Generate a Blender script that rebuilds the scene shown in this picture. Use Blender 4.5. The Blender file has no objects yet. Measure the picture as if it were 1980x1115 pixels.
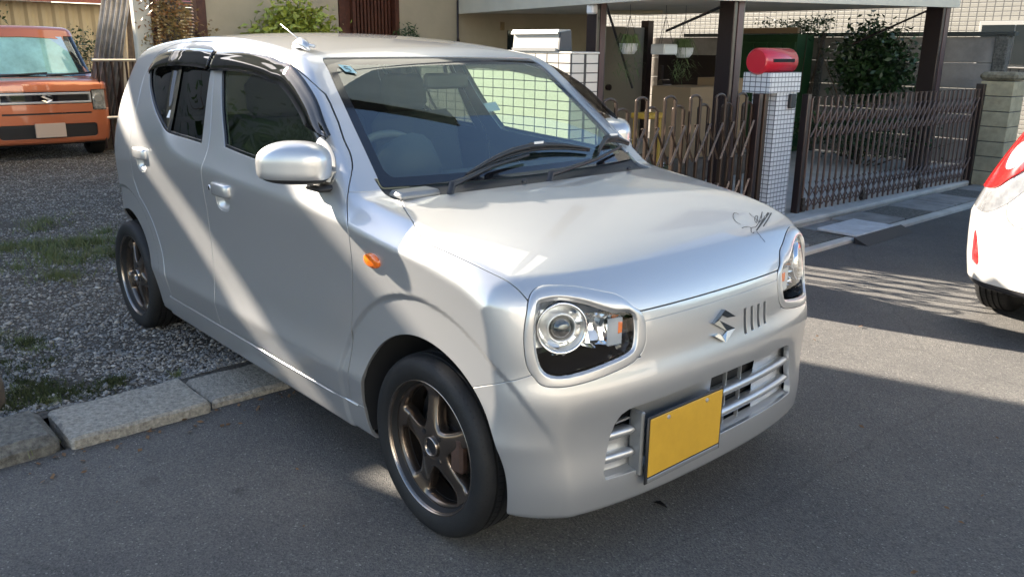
import bpy, math, random
import numpy as np
from mathutils import Vector, Matrix, Euler
R = math.radians
random.seed(7); rng = np.random.default_rng(7)
sc = bpy.context.scene
COL = sc.collection

# ---------------------------------------------------------------- camera
cam_d = bpy.data.cameras.new('camera'); cam = bpy.data.objects.new('camera', cam_d); COL.objects.link(cam); sc.camera = cam
CR = np.array([[0.6651045, 0.74667194, 0.01081785], [-0.21211092, 0.17501012, 0.96144704], [-0.71599229, 0.64175734, -0.27477729]])
cm = Matrix.Identity(4)
for i in range(3):
    cm[i][0] = CR[0][i]; cm[i][1] = CR[1][i]; cm[i][2] = -CR[2][i]
cm[0][3], cm[1][3], cm[2][3] = 1.78851685, -1.9854605, 1.3774762
cam.matrix_world = cm
cam_d.sensor_width = 36; cam_d.lens = 1619.84164/1980*36; cam_d.clip_start = .05; cam_d.clip_end = 500

# ---------------------------------------------------------------- sky and sun
SUN_EL, SUN_AZ = 26.0, 17.0          # light travels towards +x, slightly +y
w = bpy.data.worlds.new('World'); sc.world = w; w.use_nodes = True
nt = w.node_tree; bg = nt.nodes['Background']
sky = nt.nodes.new('ShaderNodeTexSky'); sky.sky_type = 'NISHITA'; sky.sun_disc = False
sky.sun_elevation = R(SUN_EL); sky.sun_rotation = R(90-(180+SUN_AZ)); sky.air_density = 1.0; sky.dust_density = .6; sky.ozone_density = 1.2
nt.links.new(sky.outputs[0], bg.inputs[0]); bg.inputs[1].default_value = .064
sl = bpy.data.lights.new('sun', 'SUN'); sl.energy = 5.0; sl.angle = R(.55); sl.color = (1, .89, .745)
so = bpy.data.objects.new('sun', sl); COL.objects.link(so)
Ld = Vector((math.cos(R(SUN_EL))*math.cos(R(SUN_AZ)), math.cos(R(SUN_EL))*math.sin(R(SUN_AZ)), -math.sin(R(SUN_EL))))
so.rotation_euler = Ld.to_track_quat('-Z', 'Y').to_euler(); so.location = (-20, -8, 14)
sc.view_settings.view_transform = 'Standard'; sc.view_settings.look = 'None'
sc.view_settings.exposure = 2.6; sc.view_settings.gamma = 1; sc.view_settings.use_curve_mapping = False
sc.render.engine = 'CYCLES'

# ---------------------------------------------------------------- materials
def mat(name, col, rough=.6, metal=0, spec=.5, coat=0, coat_r=.03, bump=0, bscale=40, noise=0, nscale=6, col2=None, emit=None, alpha=None):
    m = bpy.data.materials.new(name); m.use_nodes = True; t = m.node_tree; p = t.nodes['Principled BSDF']
    p.inputs['Base Color'].default_value = (*col, 1); p.inputs['Roughness'].default_value = rough; p.inputs['Metallic'].default_value = metal
    p.inputs['Specular IOR Level'].default_value = spec; p.inputs['Coat Weight'].default_value = coat; p.inputs['Coat Roughness'].default_value = coat_r
    if emit: p.inputs['Emission Color'].default_value = (*col, 1); p.inputs['Emission Strength'].default_value = emit
    tc = t.nodes.new('ShaderNodeTexCoord')
    if noise or col2:
        n = t.nodes.new('ShaderNodeTexNoise'); n.inputs['Scale'].default_value = nscale; n.inputs['Detail'].default_value = 6; n.inputs['Roughness'].default_value = .65
        t.links.new(tc.outputs['Object'], n.inputs['Vector'])
        r = t.nodes.new('ShaderNodeValToRGB'); r.color_ramp.elements[0].position = .32; r.color_ramp.elements[1].position = .68
        c2 = col2 or tuple(c*(1-noise) for c in col)
        r.color_ramp.elements[0].color = (*c2, 1); r.color_ramp.elements[1].color = (*(col if col2 else tuple(min(1, c*(1+noise*.6)) for c in col)), 1)
        t.links.new(n.outputs[0], r.inputs[0]); t.links.new(r.outputs[0], p.inputs['Base Color'])
    if bump:
        n2 = t.nodes.new('ShaderNodeTexNoise'); n2.inputs['Scale'].default_value = bscale; n2.inputs['Detail'].default_value = 5
        t.links.new(tc.outputs['Object'], n2.inputs['Vector'])
        b = t.nodes.new('ShaderNodeBump'); b.inputs['Strength'].default_value = bump; b.inputs['Distance'].default_value = .01
        t.links.new(n2.outputs[0], b.inputs['Height']); t.links.new(b.outputs[0], p.inputs['Normal'])
    return m
def glass(name, tint=(.8, .85, .83), ior=1.52, rough=0.0, gl=(1, 1, 1)):
    m = bpy.data.materials.new(name); m.use_nodes = True; t = m.node_tree; t.nodes.clear()
    o = t.nodes.new('ShaderNodeOutputMaterial'); mx = t.nodes.new('ShaderNodeMixShader'); tr = t.nodes.new('ShaderNodeBsdfTransparent')
    g = t.nodes.new('ShaderNodeBsdfGlossy'); f = t.nodes.new('ShaderNodeFresnel')
    tr.inputs[0].default_value = (*tint, 1); g.inputs[0].default_value = (*gl, 1); g.inputs['Roughness'].default_value = rough; ge = t.nodes.new('ShaderNodeNewGeometry'); io = t.nodes.new('ShaderNodeMix'); io.data_type = 'FLOAT'; io.inputs[2].default_value = ior; io.inputs[3].default_value = 1/ior
    t.links.new(ge.outputs['Backfacing'], io.inputs[0]); t.links.new(io.outputs[0], f.inputs[0])
    t.links.new(f.outputs[0], mx.inputs[0]); t.links.new(tr.outputs[0], mx.inputs[1]); t.links.new(g.outputs[0], mx.inputs[2]); t.links.new(mx.outputs[0], o.inputs[0])
    return m
M = {}
def paint(name, col, metal=.75, rough=.36, coat=1.0):
    m = mat(name, col, rough=rough, metal=metal, coat=coat, coat_r=.025)
    t = m.node_tree; p = t.nodes['Principled BSDF']; p.inputs['Coat IOR'].default_value = 1.65; tc = t.nodes.new('ShaderNodeTexCoord')
    n = t.nodes.new('ShaderNodeTexNoise'); n.inputs['Scale'].default_value = 900; n.inputs['Detail'].default_value = 1
    t.links.new(tc.outputs['Object'], n.inputs['Vector'])
    b = t.nodes.new('ShaderNodeBump'); b.inputs['Strength'].default_value = .10; b.inputs['Distance'].default_value = .001
    t.links.new(n.outputs[0], b.inputs['Height']); t.links.new(b.outputs[0], p.inputs['Normal'])
    n3 = t.nodes.new('ShaderNodeTexNoise'); n3.inputs['Scale'].default_value = 3.5; n3.inputs['Detail'].default_value = 7
    t.links.new(tc.outputs['Object'], n3.inputs['Vector'])
    mr = t.nodes.new('ShaderNodeMapRange'); mr.inputs['To Min'].default_value = .008; mr.inputs['To Max'].default_value = .04
    t.links.new(n3.outputs[0], mr.inputs[0]); t.links.new(mr.outputs[0], p.inputs['Coat Roughness'])
    return m
M['silver'] = paint('silver_paint', (.54, .54, .54), rough=.38)
M['orange_paint'] = paint('orange_paint', (.50, .155, .07), metal=.45)
M['white_paint'] = paint('white_paint', (.43, .42, .395), metal=.0, rough=.3)
M['silver_matt'] = mat('silver_plastic', (.27, .27, .265), rough=.42, metal=.55)
M['black'] = mat('black_plastic', (.018, .018, .02), rough=.5, bump=.1, bscale=300)
M['gloss_black'] = mat('gloss_black', (.008, .008, .01), rough=.08, coat=.6)
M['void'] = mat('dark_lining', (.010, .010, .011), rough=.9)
M['lining'] = mat('interior_trim', (.035, .036, .038), rough=.8)
M['tyre'] = mat('tyre_rubber', (.014, .014, .0145), rough=.62, bump=.15, bscale=180, spec=.35, noise=.25, nscale=15)
M['lampsilver'] = mat('lamp_silver', (.75, .76, .78), rough=.22, metal=.55)
M['rim'] = mat('bronze_alloy', (.15, .118, .095), rough=.27, metal=.9, coat=.4)
M['rim_lip'] = mat('polished_lip', (.34, .30, .265), rough=.25, metal=1)
M['chrome'] = mat('chrome', (.85, .85, .85), rough=.10, metal=1)
M['chrome_soft'] = mat('satin_chrome', (.74, .74, .74), rough=.28, metal=.8)
M['disc'] = mat('brake_disc', (.20, .17, .15), rough=.35, metal=.9, noise=.35, nscale=30)
M['rust'] = mat('rusty_caliper', (.07, .036, .024), rough=.7, noise=.4, nscale=30)
M['glass'] = glass('clear_glass', (.70, .80, .74), 1.55)
M['wind_glass'] = glass('windscreen_glass', (.82, .95, .82), 2.15, gl=(.95, 1, 1))
M['side_glass'] = glass('tinted_side_glass', (.66, .78, .66), 1.5)
M['rear_glass'] = glass('privacy_glass', (.13, .15, .14), 1.5)
M['visor'] = glass('smoked_visor', (.22, .21, .20), 1.5)
M['lens'] = glass('headlamp_lens', (.93, .95, .96), 1.35)
M['amber'] = mat('amber_lens', (.85, .17, .01), rough=.12, coat=1, noise=.25, nscale=60)
M['red_lens'] = mat('red_lens', (.62, .012, .012), rough=.1, coat=1)
M['plate'] = mat('yellow_plate', (.52, .30, .03), rough=.4, noise=.08, nscale=14)
M['white'] = mat('white_plastic', (.75, .75, .74), rough=.4)
M['seat'] = mat('seat_fabric', (.045, .047, .05), rough=.9, bump=.3, bscale=200)
M['seat_light'] = mat('grey_grip', (.10, .10, .10), rough=.9)

# ---------------------------------------------------------------- object helpers
def link(o): COL.objects.link(o); return o
def tag(o, label=None, cat=None, group=None, kind=None):
    if label: o['label'] = label
    if cat: o['category'] = cat
    if group: o['group'] = group
    if kind: o['kind'] = kind
    return o
def thing(name, label, cat, loc=(0, 0, 0), group=None):
    o = bpy.data.objects.new(name, None); o.empty_display_size = .2; o.location = loc; link(o)
    return tag(o, label, cat, group)
def rootloc(p):
    v = Vector((0, 0, 0))
    while p is not None: v += p.location; p = p.parent
    return v
def obj(name, V, F, m, parent=None, N=None, smooth=False, label=None, kind=None):
    """one mesh object; V is in world coordinates, the parents only carry translations"""
    me = bpy.data.meshes.new(name); off = np.array(rootloc(parent)) if parent else np.zeros(3)
    V = np.asarray(V, float).reshape(-1, 3)-off
    if isinstance(F, np.ndarray) and F.ndim == 2:
        k = F.shape[1]; n = len(F)
        me.vertices.add(len(V)); me.vertices.foreach_set('co', V.ravel())
        me.loops.add(n*k); me.loops.foreach_set('vertex_index', F.astype(np.int32).ravel())
        me.polygons.add(n); me.polygons.foreach_set('loop_start', np.arange(0, n*k, k, dtype=np.int32))
        me.update(calc_edges=True)
    else:
        me.from_pydata([tuple(v) for v in V], [], [tuple(int(i) for i in f) for f in F])
    if smooth or N is not None: me.polygons.foreach_set('use_smooth', np.ones(len(me.polygons), bool))
    if N is not None: me.normals_split_custom_set_from_vertices([tuple(n) for n in N])
    if isinstance(m, (list, tuple)):
        for q in m: me.materials.append(q)
    else: me.materials.append(m)
    me.update()
    o = bpy.data.objects.new(name, me); link(o)
    if parent: o.parent = parent
    if label: o['label'] = label
    if kind: o['kind'] = kind
    return o
def copy_tree(o, parent=None):
    c = o.copy(); COL.objects.link(c); c.parent = parent
    for ch in list(o.children): copy_tree(ch, c)
    return c
class MB:
    """collects primitives; build() links them as one mesh object"""
    def __init__(s): s.V = []; s.F = []; s.n = 0
    def add(s, V, F):
        V = np.asarray(V, float).reshape(-1, 3); s.V.append(V); s.F += [tuple(int(i)+s.n for i in f) for f in F]; s.n += len(V); return s
    def box(s, a, b, bev=0, rot=None, c=None):
        a = np.array(a, float); b = np.array(b, float); lo = np.minimum(a, b); hi = np.maximum(a, b); bev = min(bev, (hi-lo).min()*.45)
        if bev <= 0:
            V = np.array([[(lo, hi)[i][0], (lo, hi)[j][1], (lo, hi)[k][2]] for i in (0, 1) for j in (0, 1) for k in (0, 1)])
            F = [(0, 1, 3, 2), (4, 6, 7, 5), (0, 4, 5, 1), (2, 3, 7, 6), (0, 2, 6, 4), (1, 5, 7, 3)]
        else:
            V = []; idx = {}
            for i in (0, 1):
                for j in (0, 1):
                    for k in (0, 1):
                        cn = np.array([(lo, hi)[i][0], (lo, hi)[j][1], (lo, hi)[k][2]]); sg = np.array([1-2*i, 1-2*j, 1-2*k])*bev
                        for ax in range(3):
                            v = cn+sg; v[ax] = cn[ax]; idx[(i, j, k, ax)] = len(V); V.append(v)
            F = []
            for ax in range(3):
                for sd in (0, 1):
                    u, w_ = (ax+1) % 3, (ax+2) % 3; q = []
                    for (p, r) in ((0, 0), (1, 0), (1, 1), (0, 1)):
                        key = [0, 0, 0]; key[ax] = sd; key[u] = p; key[w_] = r; q.append(idx[(*key, ax)])
                    F.append(q if sd else q[::-1])
            for ax in range(3):
                u, w_ = (ax+1) % 3, (ax+2) % 3
                for p in (0, 1):
                    for r in (0, 1):
                        k0 = [0, 0, 0]; k0[u] = p; k0[w_] = r; k1 = list(k0); k1[ax] = 1
                        q = [idx[(*k0, u)], idx[(*k1, u)], idx[(*k1, w_)], idx[(*k0, w_)]]; F.append(q if (p+r) % 2 else q[::-1])
            for i in (0, 1):
                for j in (0, 1):
                    for k in (0, 1):
                        q = [idx[(i, j, k, 0)], idx[(i, j, k, 1)], idx[(i, j, k, 2)]]; F.append(q if (i+j+k) % 2 else q[::-1])
            V = np.array(V)
        if rot is not None:
            cc = (lo+hi)/2 if c is None else np.array(c); V = (V-cc)@np.array(rot).T+cc
        return s.add(V, F)
    def tube(s, pts, r, n=8, cap=True):
        pts = [np.array(p, float) for p in pts]; rr = r if hasattr(r, '__len__') else [r]*len(pts); V = []; ref = None
        for i, p in enumerate(pts):
            d = pts[min(i+1, len(pts)-1)]-pts[max(i-1, 0)]; d = d/(np.linalg.norm(d)+1e-12)
            if ref is None: ref = np.array([0, 0, 1.]) if abs(d[2]) < .9 else np.array([1., 0, 0])
            u = np.cross(d, ref); u /= np.linalg.norm(u)+1e-12; v = np.cross(u, d); ref = v
            for k in range(n):
                a = 2*math.pi*k/n; V.append(p+rr[i]*(u*math.cos(a)+v*math.sin(a)))
        F = []
        for i in range(len(pts)-1):
            for k in range(n): F.append((i*n+k, i*n+(k+1) % n, (i+1)*n+(k+1) % n, (i+1)*n+k))
        if cap: F.append(tuple(range(n))[::-1]); F.append(tuple((len(pts)-1)*n+k for k in range(n)))
        return s.add(V, F)
    def cyl(s, a, b, r, n=16, r2=None): return s.tube([a, b], [r, r if r2 is None else r2], n)
    def prism(s, poly, o, u, v, w_, t):
        """polygon (list of 2D points) in frame o+u*x+v*y, extruded by t along w_"""
        o, u, v, w_ = [np.array(q, float) for q in (o, u, v, w_)]; n = len(poly)
        A = [o+u*p[0]+v*p[1] for p in poly]; B = [a+w_*t for a in A]
        return s.add(A+B, [tuple(range(n))[::-1], tuple(range(n, 2*n))]+[(i, (i+1) % n, n+(i+1) % n, n+i) for i in range(n)])
    def lathe(s, prof, o, ax, n=32, ang=(0, 2*math.pi)):
        """prof: (radius, along axis)"""
        o = np.array(o, float); ax = np.array(ax, float)/np.linalg.norm(ax); ref = np.array([0, 0, 1.]) if abs(ax[2]) < .9 else np.array([1., 0, 0])
        u = np.cross(ax, ref); u /= np.linalg.norm(u); v = np.cross(ax, u); V = []
        for (r_, h) in prof:
            for k in range(n):
                a = 2*math.pi*k/n; V.append(o+ax*h+r_*(u*math.cos(a)+v*math.sin(a)))
        return s.add(V, [(i*n+k, i*n+(k+1) % n, (i+1)*n+(k+1) % n, (i+1)*n+k) for i in range(len(prof)-1) for k in range(n)])
    def build(s, name, m, parent=None, smooth=False, label=None, kind=None, auto=None):
        V = np.concatenate(s.V) if s.V else np.zeros((0, 3))
        o = obj(name, V, s.F, m, parent, None, smooth, label, kind)
        if auto:
            me = o.data; me.set_sharp_from_angle(angle=R(auto)); me.polygons.foreach_set('use_smooth', np.ones(len(me.polygons), bool))
        return o
def spl(xs, ys):
    xs = np.array(xs, float); ys = np.array(ys, float); n = len(xs); h = np.diff(xs)
    A = np.eye(n); r = np.zeros(n)
    for i in range(1, n-1):
        A[i, i-1] = h[i-1]; A[i, i] = 2*(h[i-1]+h[i]); A[i, i+1] = h[i]
        r[i] = 3*((ys[i+1]-ys[i])/h[i]-(ys[i]-ys[i-1])/h[i-1])
    c = np.linalg.solve(A, r); b = np.diff(ys)/h-h*(2*c[:-1]+c[1:])/3; d = np.diff(c)/(3*h)
    # resample finely, then linear interpolation is fast enough and smooth enough
    X = np.linspace(xs[0], xs[-1], 4001); k = np.clip(np.searchsorted(xs, X)-1, 0, n-2); t = X-xs[k]
    Y = ys[k]+b[k]*t+c[k]*t*t+d[k]*t**3
    s0 = b[0]; s1 = b[-1]+2*c[-2]*h[-1]+3*d[-1]*h[-1]**2
    def f(x):
        x = np.asarray(x, float)
        return np.interp(x, X, Y)+np.minimum(x-X[0], 0)*s0+np.maximum(x-X[-1], 0)*s1
    return f
def smax(a, b, r):
    return np.maximum(np.where((a > -r) & (b > -r), -r+np.hypot(np.maximum(a+r, 0), np.maximum(b+r, 0)), -1e9), np.where((a > -r) & (b > -r), -1e9, np.maximum(a, b)))
def smin(a, b, r): return -smax(-a, -b, r)
def kmax(a, b, r): h = np.maximum(r-np.abs(a-b), 0)/r; return np.maximum(a, b)+h*h*r*.25
def kmin(a, b, r): return -kmax(-a, -b, r)
def sstep(t): t = np.clip(t, 0, 1); return t*t*(3-2*t)
wlow = spl([.10, .15, .20, .26, .32, .37, .392, .415, .45, .55, .70, .80, .88, .95, 1.05, 1.2, 1.35, 1.5],
           [.655, .683, .701, .714, .7245, .7335, .7360, .7335, .7285, .7230, .7240, .7300, .7355, .7325, .710, .655, .590, .51])
zcr = spl([-2.75, -2.3, -2.1, -1.95, -1.8, -1.65, -1.37, -.8, -.32, -.13, .15, .37, .5],
          [1.75, 1.42, 1.22, 1.08, .985, .945, .925, .897, .869, .845, .825, .80, .785])
xfz = spl([.10, .15, .20, .27, .36, .45, .515, .545, .58, .63, .70, .76, .90],
          [.455, .482, .494, .499, .493, .496, .501, .497, .487, .481, .470, .452, .38])
zhx = spl([-.6, -.25, -.05, .10, .25, .35, .45, .55],
          [1.01, .958, .932, .905, .868, .833, .776, .69])
zrx = spl([-2.75, -2.5, -2.2, -1.8, -1.4, -1.1, -.86, -.70, -.5],
          [1.305, 1.372, 1.416, 1.436, 1.430, 1.406, 1.371, 1.333, 1.265])
xrz = spl([.1, .2, .4, .6, .9, 1.1, 1.3, 1.45], [-2.66, -2.72, -2.775, -2.78, -2.73, -2.655, -2.575, -2.45])
WB = 2.46; WZ = .273
def side(x, z):
    lo = wlow(z)-.16*np.maximum(x-.0, 0)**2-.06*np.maximum(-1.9-x, 0)**2
    r1 = np.hypot(x, z-.285); r2 = np.hypot(x+2.44, z-.27)
    lo = lo-.0085*(1-sstep((np.minimum(r1-.426, r2-.443))/.019))
    zc = zcr(x)
    sh = .7350-.50*(z-zc)-.16*np.maximum(x, 0)**2
    gl = .700+.006*sstep((x+1.1)/.4)-.285*(z-.98)-.10*np.maximum(z-.98, 0)**2-.05*np.maximum(x+.9, 0)**2-.07*np.maximum(-1.6-x, 0)**2
    up = kmax(sh, gl, .02)
    return kmin(lo, up, .006)
def body_f(x, y, z):
    a = np.abs(y)
    fs = a-side(x, z)
    bow = .10*a*a+.29*a**4
    ff = (x-(xfz(z)-bow))
    fr = (xrz(z)+.10*a*a+.1*a**4)-x
    hh = z-(zhx(x)-.045*a*a-.055*a**4)
    top = smax(hh*.95, ff, .055)
    xw = -.315-(z-.975)*1.33-.16*a*a-.12*a**4+.16*(z-.975)*(1.345-z)
    fw = (x-xw)*.60
    froof = z-(zrx(x)-.085*a*a-.05*a**4)
    up = smax(smax(froof, fw, .035), .60-z, .02)
    core = smin(top, up, .012)
    rad = .045+.015*sstep((top-up+.02)/-.04+.5)+.07*sstep((x-.16)/.26)
    out = smax(core, fs, rad)
    out = smax(out, fr, .18-.05*sstep((z-.95)/.2))
    return smax(out, .180-z, .02)
def grad(f, P, e=1e-3):
    x, y, z = P.T
    g = np.stack([f(x+e, y, z)-f(x-e, y, z), f(x, y+e, z)-f(x, y-e, z), f(x, y, z+e)-f(x, y, z-e)], 1)/(2*e)
    return g
# ---------------------------------------------------------------- implicit surface -> mesh tools
def project(f, P, it=4, e=6e-4):
    P = P.copy()
    for _ in range(it):
        v = f(*P.T); g = grad(f, P, e); q = (g*g).sum(1)+1e-9
        st = (v/q)[:, None]*g; l = np.linalg.norm(st, axis=1)[:, None]; P -= st*np.minimum(1, .01/(l+1e-12))
    return P
def normals(f, P, e=1.2e-3):
    g = grad(f, P, e); return g/(np.linalg.norm(g, axis=1)[:, None]+1e-12)
def nets(f, lo, hi, h, it=4):
    ax = [np.arange(lo[i], hi[i]+h, h) for i in range(3)]
    X, Y, Z = ax[0][:, None, None], ax[1][None, :, None], ax[2][None, None, :]
    v = np.broadcast_to(f(X, Y, Z), (len(ax[0]), len(ax[1]), len(ax[2])))
    s = v < 0; nx, ny, nz = s.shape
    cnt = np.zeros((nx-1, ny-1, nz-1), np.int8)
    for i in (0, 1):
        for j in (0, 1):
            for k in (0, 1): cnt += s[i:nx-1+i, j:ny-1+j, k:nz-1+k]
    act = (cnt > 0) & (cnt < 8); ids = -np.ones(act.shape, np.int64); ids[act] = np.arange(act.sum())
    I, J, K = np.nonzero(act); acc = np.zeros((len(I), 3)); num = np.zeros(len(I))
    for a in range(3):
        o1, o2 = [q for q in range(3) if q != a]
        for p in (0, 1):
            for q in (0, 1):
                d0 = [0, 0, 0]; d0[o1] = p; d0[o2] = q; d1 = list(d0); d1[a] = 1
                v0 = v[I+d0[0], J+d0[1], K+d0[2]]; v1 = v[I+d1[0], J+d1[1], K+d1[2]]; m = (v0 < 0) != (v1 < 0)
                t = np.where(m, v0/(v0-v1+1e-30), 0)
                pt = np.stack([I+d0[0], J+d0[1], K+d0[2]], 1).astype(float); pt[:, a] += t; acc[m] += pt[m]; num[m] += 1
    P = acc/num[:, None]*h+np.array(lo); Q = []
    for a in range(3):
        o1, o2 = (a+1) % 3, (a+2) % 3
        sl0 = [slice(None)]*3; sl1 = [slice(None)]*3; sl0[a] = slice(0, -1); sl1[a] = slice(1, None)
        ch = s[tuple(sl0)] != s[tuple(sl1)]; c = np.array(np.nonzero(ch)).T
        ok = (c[:, o1] > 0) & (c[:, o2] > 0) & (c[:, o1] < s.shape[o1]-1) & (c[:, o2] < s.shape[o2]-1); c = c[ok]
        inside = s[c[:, 0], c[:, 1], c[:, 2]]; e1 = np.eye(3, dtype=int)[o1]; e2 = np.eye(3, dtype=int)[o2]
        g = lambda k: ids[k[:, 0], k[:, 1], k[:, 2]]
        q = np.stack([g(c-e1-e2), g(c-e2), g(c), g(c-e1)], 1); q[~inside] = q[~inside][:, ::-1]; Q.append(q)
    Q = np.concatenate(Q); P = project(f, P, it)
    d = np.linalg.norm(P[Q[:, 0]]-P[Q[:, 2]], axis=1) < np.linalg.norm(P[Q[:, 1]]-P[Q[:, 3]], axis=1)
    T = np.concatenate([np.where(d[:, None], Q[:, [0, 1, 2]], Q[:, [1, 2, 3]]), np.where(d[:, None], Q[:, [0, 2, 3]], Q[:, [1, 3, 0]])])
    return P, T
def compact(V, F):
    u, inv = np.unique(F, return_inverse=True); return V[u], inv.reshape(F.shape)
def clip(V, F, s, eps=1e-6):
    """splits triangles at s=0; returns V, F with s<0, F with s>0"""
    s = np.where(np.abs(s) < eps, 0., s); sg = np.sign(s).astype(int); S = sg[F]
    neg = (S <= 0).all(1); pos = (S >= 0).all(1) & ~neg; mix = ~(neg | pos)
    Fm = F[mix]
    if len(Fm) == 0: return V, F[neg], F[pos]
    E = np.concatenate([Fm[:, [0, 1]], Fm[:, [1, 2]], Fm[:, [2, 0]]]); Es = np.sort(E, 1); cr = sg[E[:, 0]]*sg[E[:, 1]] < 0
    U, inv = np.unique(Es[cr], axis=0, return_inverse=True); inv = inv.ravel()
    t = s[U[:, 0]]/(s[U[:, 0]]-s[U[:, 1]]); NV = V[U[:, 0]]+(V[U[:, 1]]-V[U[:, 0]])*t[:, None]
    eid = -np.ones(len(E), int); eid[cr] = inv+len(V); eid = eid.reshape(3, -1).T      # edge i joins vertex i and i+1
    n, p = [F[neg]], [F[pos]]; nc = (eid >= 0).sum(1)
    for k in range(3):                                                                # one zero vertex
        m = (nc == 1) & (eid[:, k] >= 0); a, b, c, x = Fm[m, k], Fm[m, (k+1) % 3], Fm[m, (k+2) % 3], eid[m, k]
        t1 = np.stack([a, x, c], 1); t2 = np.stack([x, b, c], 1); an = sg[a] < 0
        n += [t1[an], t2[~an]]; p += [t1[~an], t2[an]]
        m = (nc == 2) & (eid[:, k] < 0)                                                # edge k not crossed: opposite vertex is alone
        a, b, c, x, y = Fm[m, k], Fm[m, (k+1) % 3], Fm[m, (k+2) % 3], eid[m, (k+1) % 3], eid[m, (k+2) % 3]
        tri = np.stack([x, c, y], 1); q1 = np.stack([a, b, x], 1); q2 = np.stack([a, x, y], 1); cn = sg[c] < 0
        n += [tri[cn], q1[~cn], q2[~cn]]; p += [tri[~cn], q1[cn], q2[cn]]
    return np.concatenate([V, NV]), np.concatenate(n), np.concatenate(p)
def refine(V, F, f=None):
    E = np.sort(np.concatenate([F[:, [0, 1]], F[:, [1, 2]], F[:, [2, 0]]]), 1); U, inv = np.unique(E, axis=0, return_inverse=True); inv = inv.ravel()
    mid = (V[U[:, 0]]+V[U[:, 1]])/2
    if f is not None: mid = project(f, mid, 2)
    e = (inv+len(V)).reshape(3, -1).T; a, b, c = F.T; x, y, z = e.T
    return np.concatenate([V, mid]), np.concatenate([np.stack(q, 1) for q in ((a, x, z), (x, b, y), (z, y, c), (x, y, z))])
def sdf(px, py, poly):
    P = np.stack([px, py], 1); poly = np.array(poly, float); A = poly; B = np.roll(poly, -1, 0); d2 = np.full(len(P), 1e9); ins = np.zeros(len(P), bool)
    for a, b in zip(A, B):
        e = b-a; w_ = P-a; t = np.clip((w_@e)/(e@e+1e-12), 0, 1); q = w_-t[:, None]*e; d2 = np.minimum(d2, (q*q).sum(1))
        c = (a[1] <= P[:, 1]) != (b[1] <= P[:, 1]); xi = a[0]+(P[:, 1]-a[1])*e[0]/(e[1] if abs(e[1]) > 1e-12 else 1e-12); ins ^= c & (P[:, 0] < xi)
    return np.sqrt(d2)*np.where(ins, -1, 1)
def smooth_poly(p, k=4, closed=True, sharp=()):
    """Catmull-Rom resample"""
    p = np.array(p, float); n = len(p); out = []
    for i in range(n if closed else n-1):
        g = (lambda j: p[j % n]) if closed else (lambda j: p[min(max(j, 0), n-1)])
        p0, p1, p2, p3 = g(i-1), g(i), g(i+1), g(i+2)
        if i in sharp: p0 = p1
        if (i+1) % n in sharp: p3 = p2
        for t in np.arange(k)/k:
            out.append(.5*((2*p1)+(-p0+p2)*t+(2*p0-5*p1+4*p2-p3)*t*t+(-p0+3*p1-3*p2+p3)*t**3))
    if not closed: out.append(p[-1])
    return np.array(out)
def boundary(F):
    E = np.concatenate([F[:, [0, 1]], F[:, [1, 2]], F[:, [2, 0]]]); K = np.sort(E, 1)
    _, idx, cnt = np.unique(K, axis=0, return_index=True, return_counts=True); return E[idx[cnt == 1]]
def panel(V, F, f, depth=.012, skip=None, bev=.0016, N=None):
    """adds a rolled edge and a return flange along open edges. -> V, F, N"""
    V, F = compact(V, F); N = normals(f, V) if N is None else N; B = boundary(F)
    if skip is not None and len(B): k = skip(V); B = B[~(k[B[:, 0]] & k[B[:, 1]])]
    if len(B) == 0: return V, F, N
    d = V[B[:, 1]]-V[B[:, 0]]; d /= np.linalg.norm(d, axis=1)[:, None]+1e-12
    T = np.zeros_like(V); 
    for c in (0, 1): np.add.at(T, B[:, c], np.cross(d, N[B[:, c]]))
    ids = np.unique(B); t = T[ids]; t /= np.linalg.norm(t, axis=1)[:, None]+1e-9; n = N[ids]
    r1 = V[ids]+t*bev-n*bev; r2 = V[ids]+t*bev-n*depth; m = -np.ones(len(V), int); m[ids] = np.arange(len(ids))
    o1, o2 = len(V), len(V)+len(ids); a, b = B.T
    Fq = [np.stack([a, m[a]+o1, m[b]+o1], 1), np.stack([a, m[b]+o1, b], 1), np.stack([m[a]+o1, m[a]+o2, m[b]+o2], 1), np.stack([m[a]+o1, m[b]+o2, m[b]+o1], 1)]
    return np.concatenate([V, r1, r2]), np.concatenate([F]+Fq), np.concatenate([N, t, t])
def mirror(V, F, N):
    s = np.array([1, -1, 1]); return V*s, F[:, ::-1], N*s
def both(V, F, N):
    V2, F2, N2 = mirror(V, F, N); Va = np.concatenate([V, V2]); Fa = np.concatenate([F, F2+len(V)]); Na = np.concatenate([N, N2])
    on = np.abs(V[:, 1]) < 1e-6; mp = np.arange(len(Va)); mp[len(V):][on] = np.nonzero(on)[0]
    Fa = mp[Fa]; Na[:len(V)][on] *= [1, 0, 1]; Na /= np.linalg.norm(Na, axis=1)[:, None]+1e-12
    u, inv = np.unique(Fa, return_inverse=True); return Va[u], inv.reshape(Fa.shape), Na[u]
def off(V, F, f, d):
    V, F = compact(V, F); N = normals(f, V); return V+N*d, F, N
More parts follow.
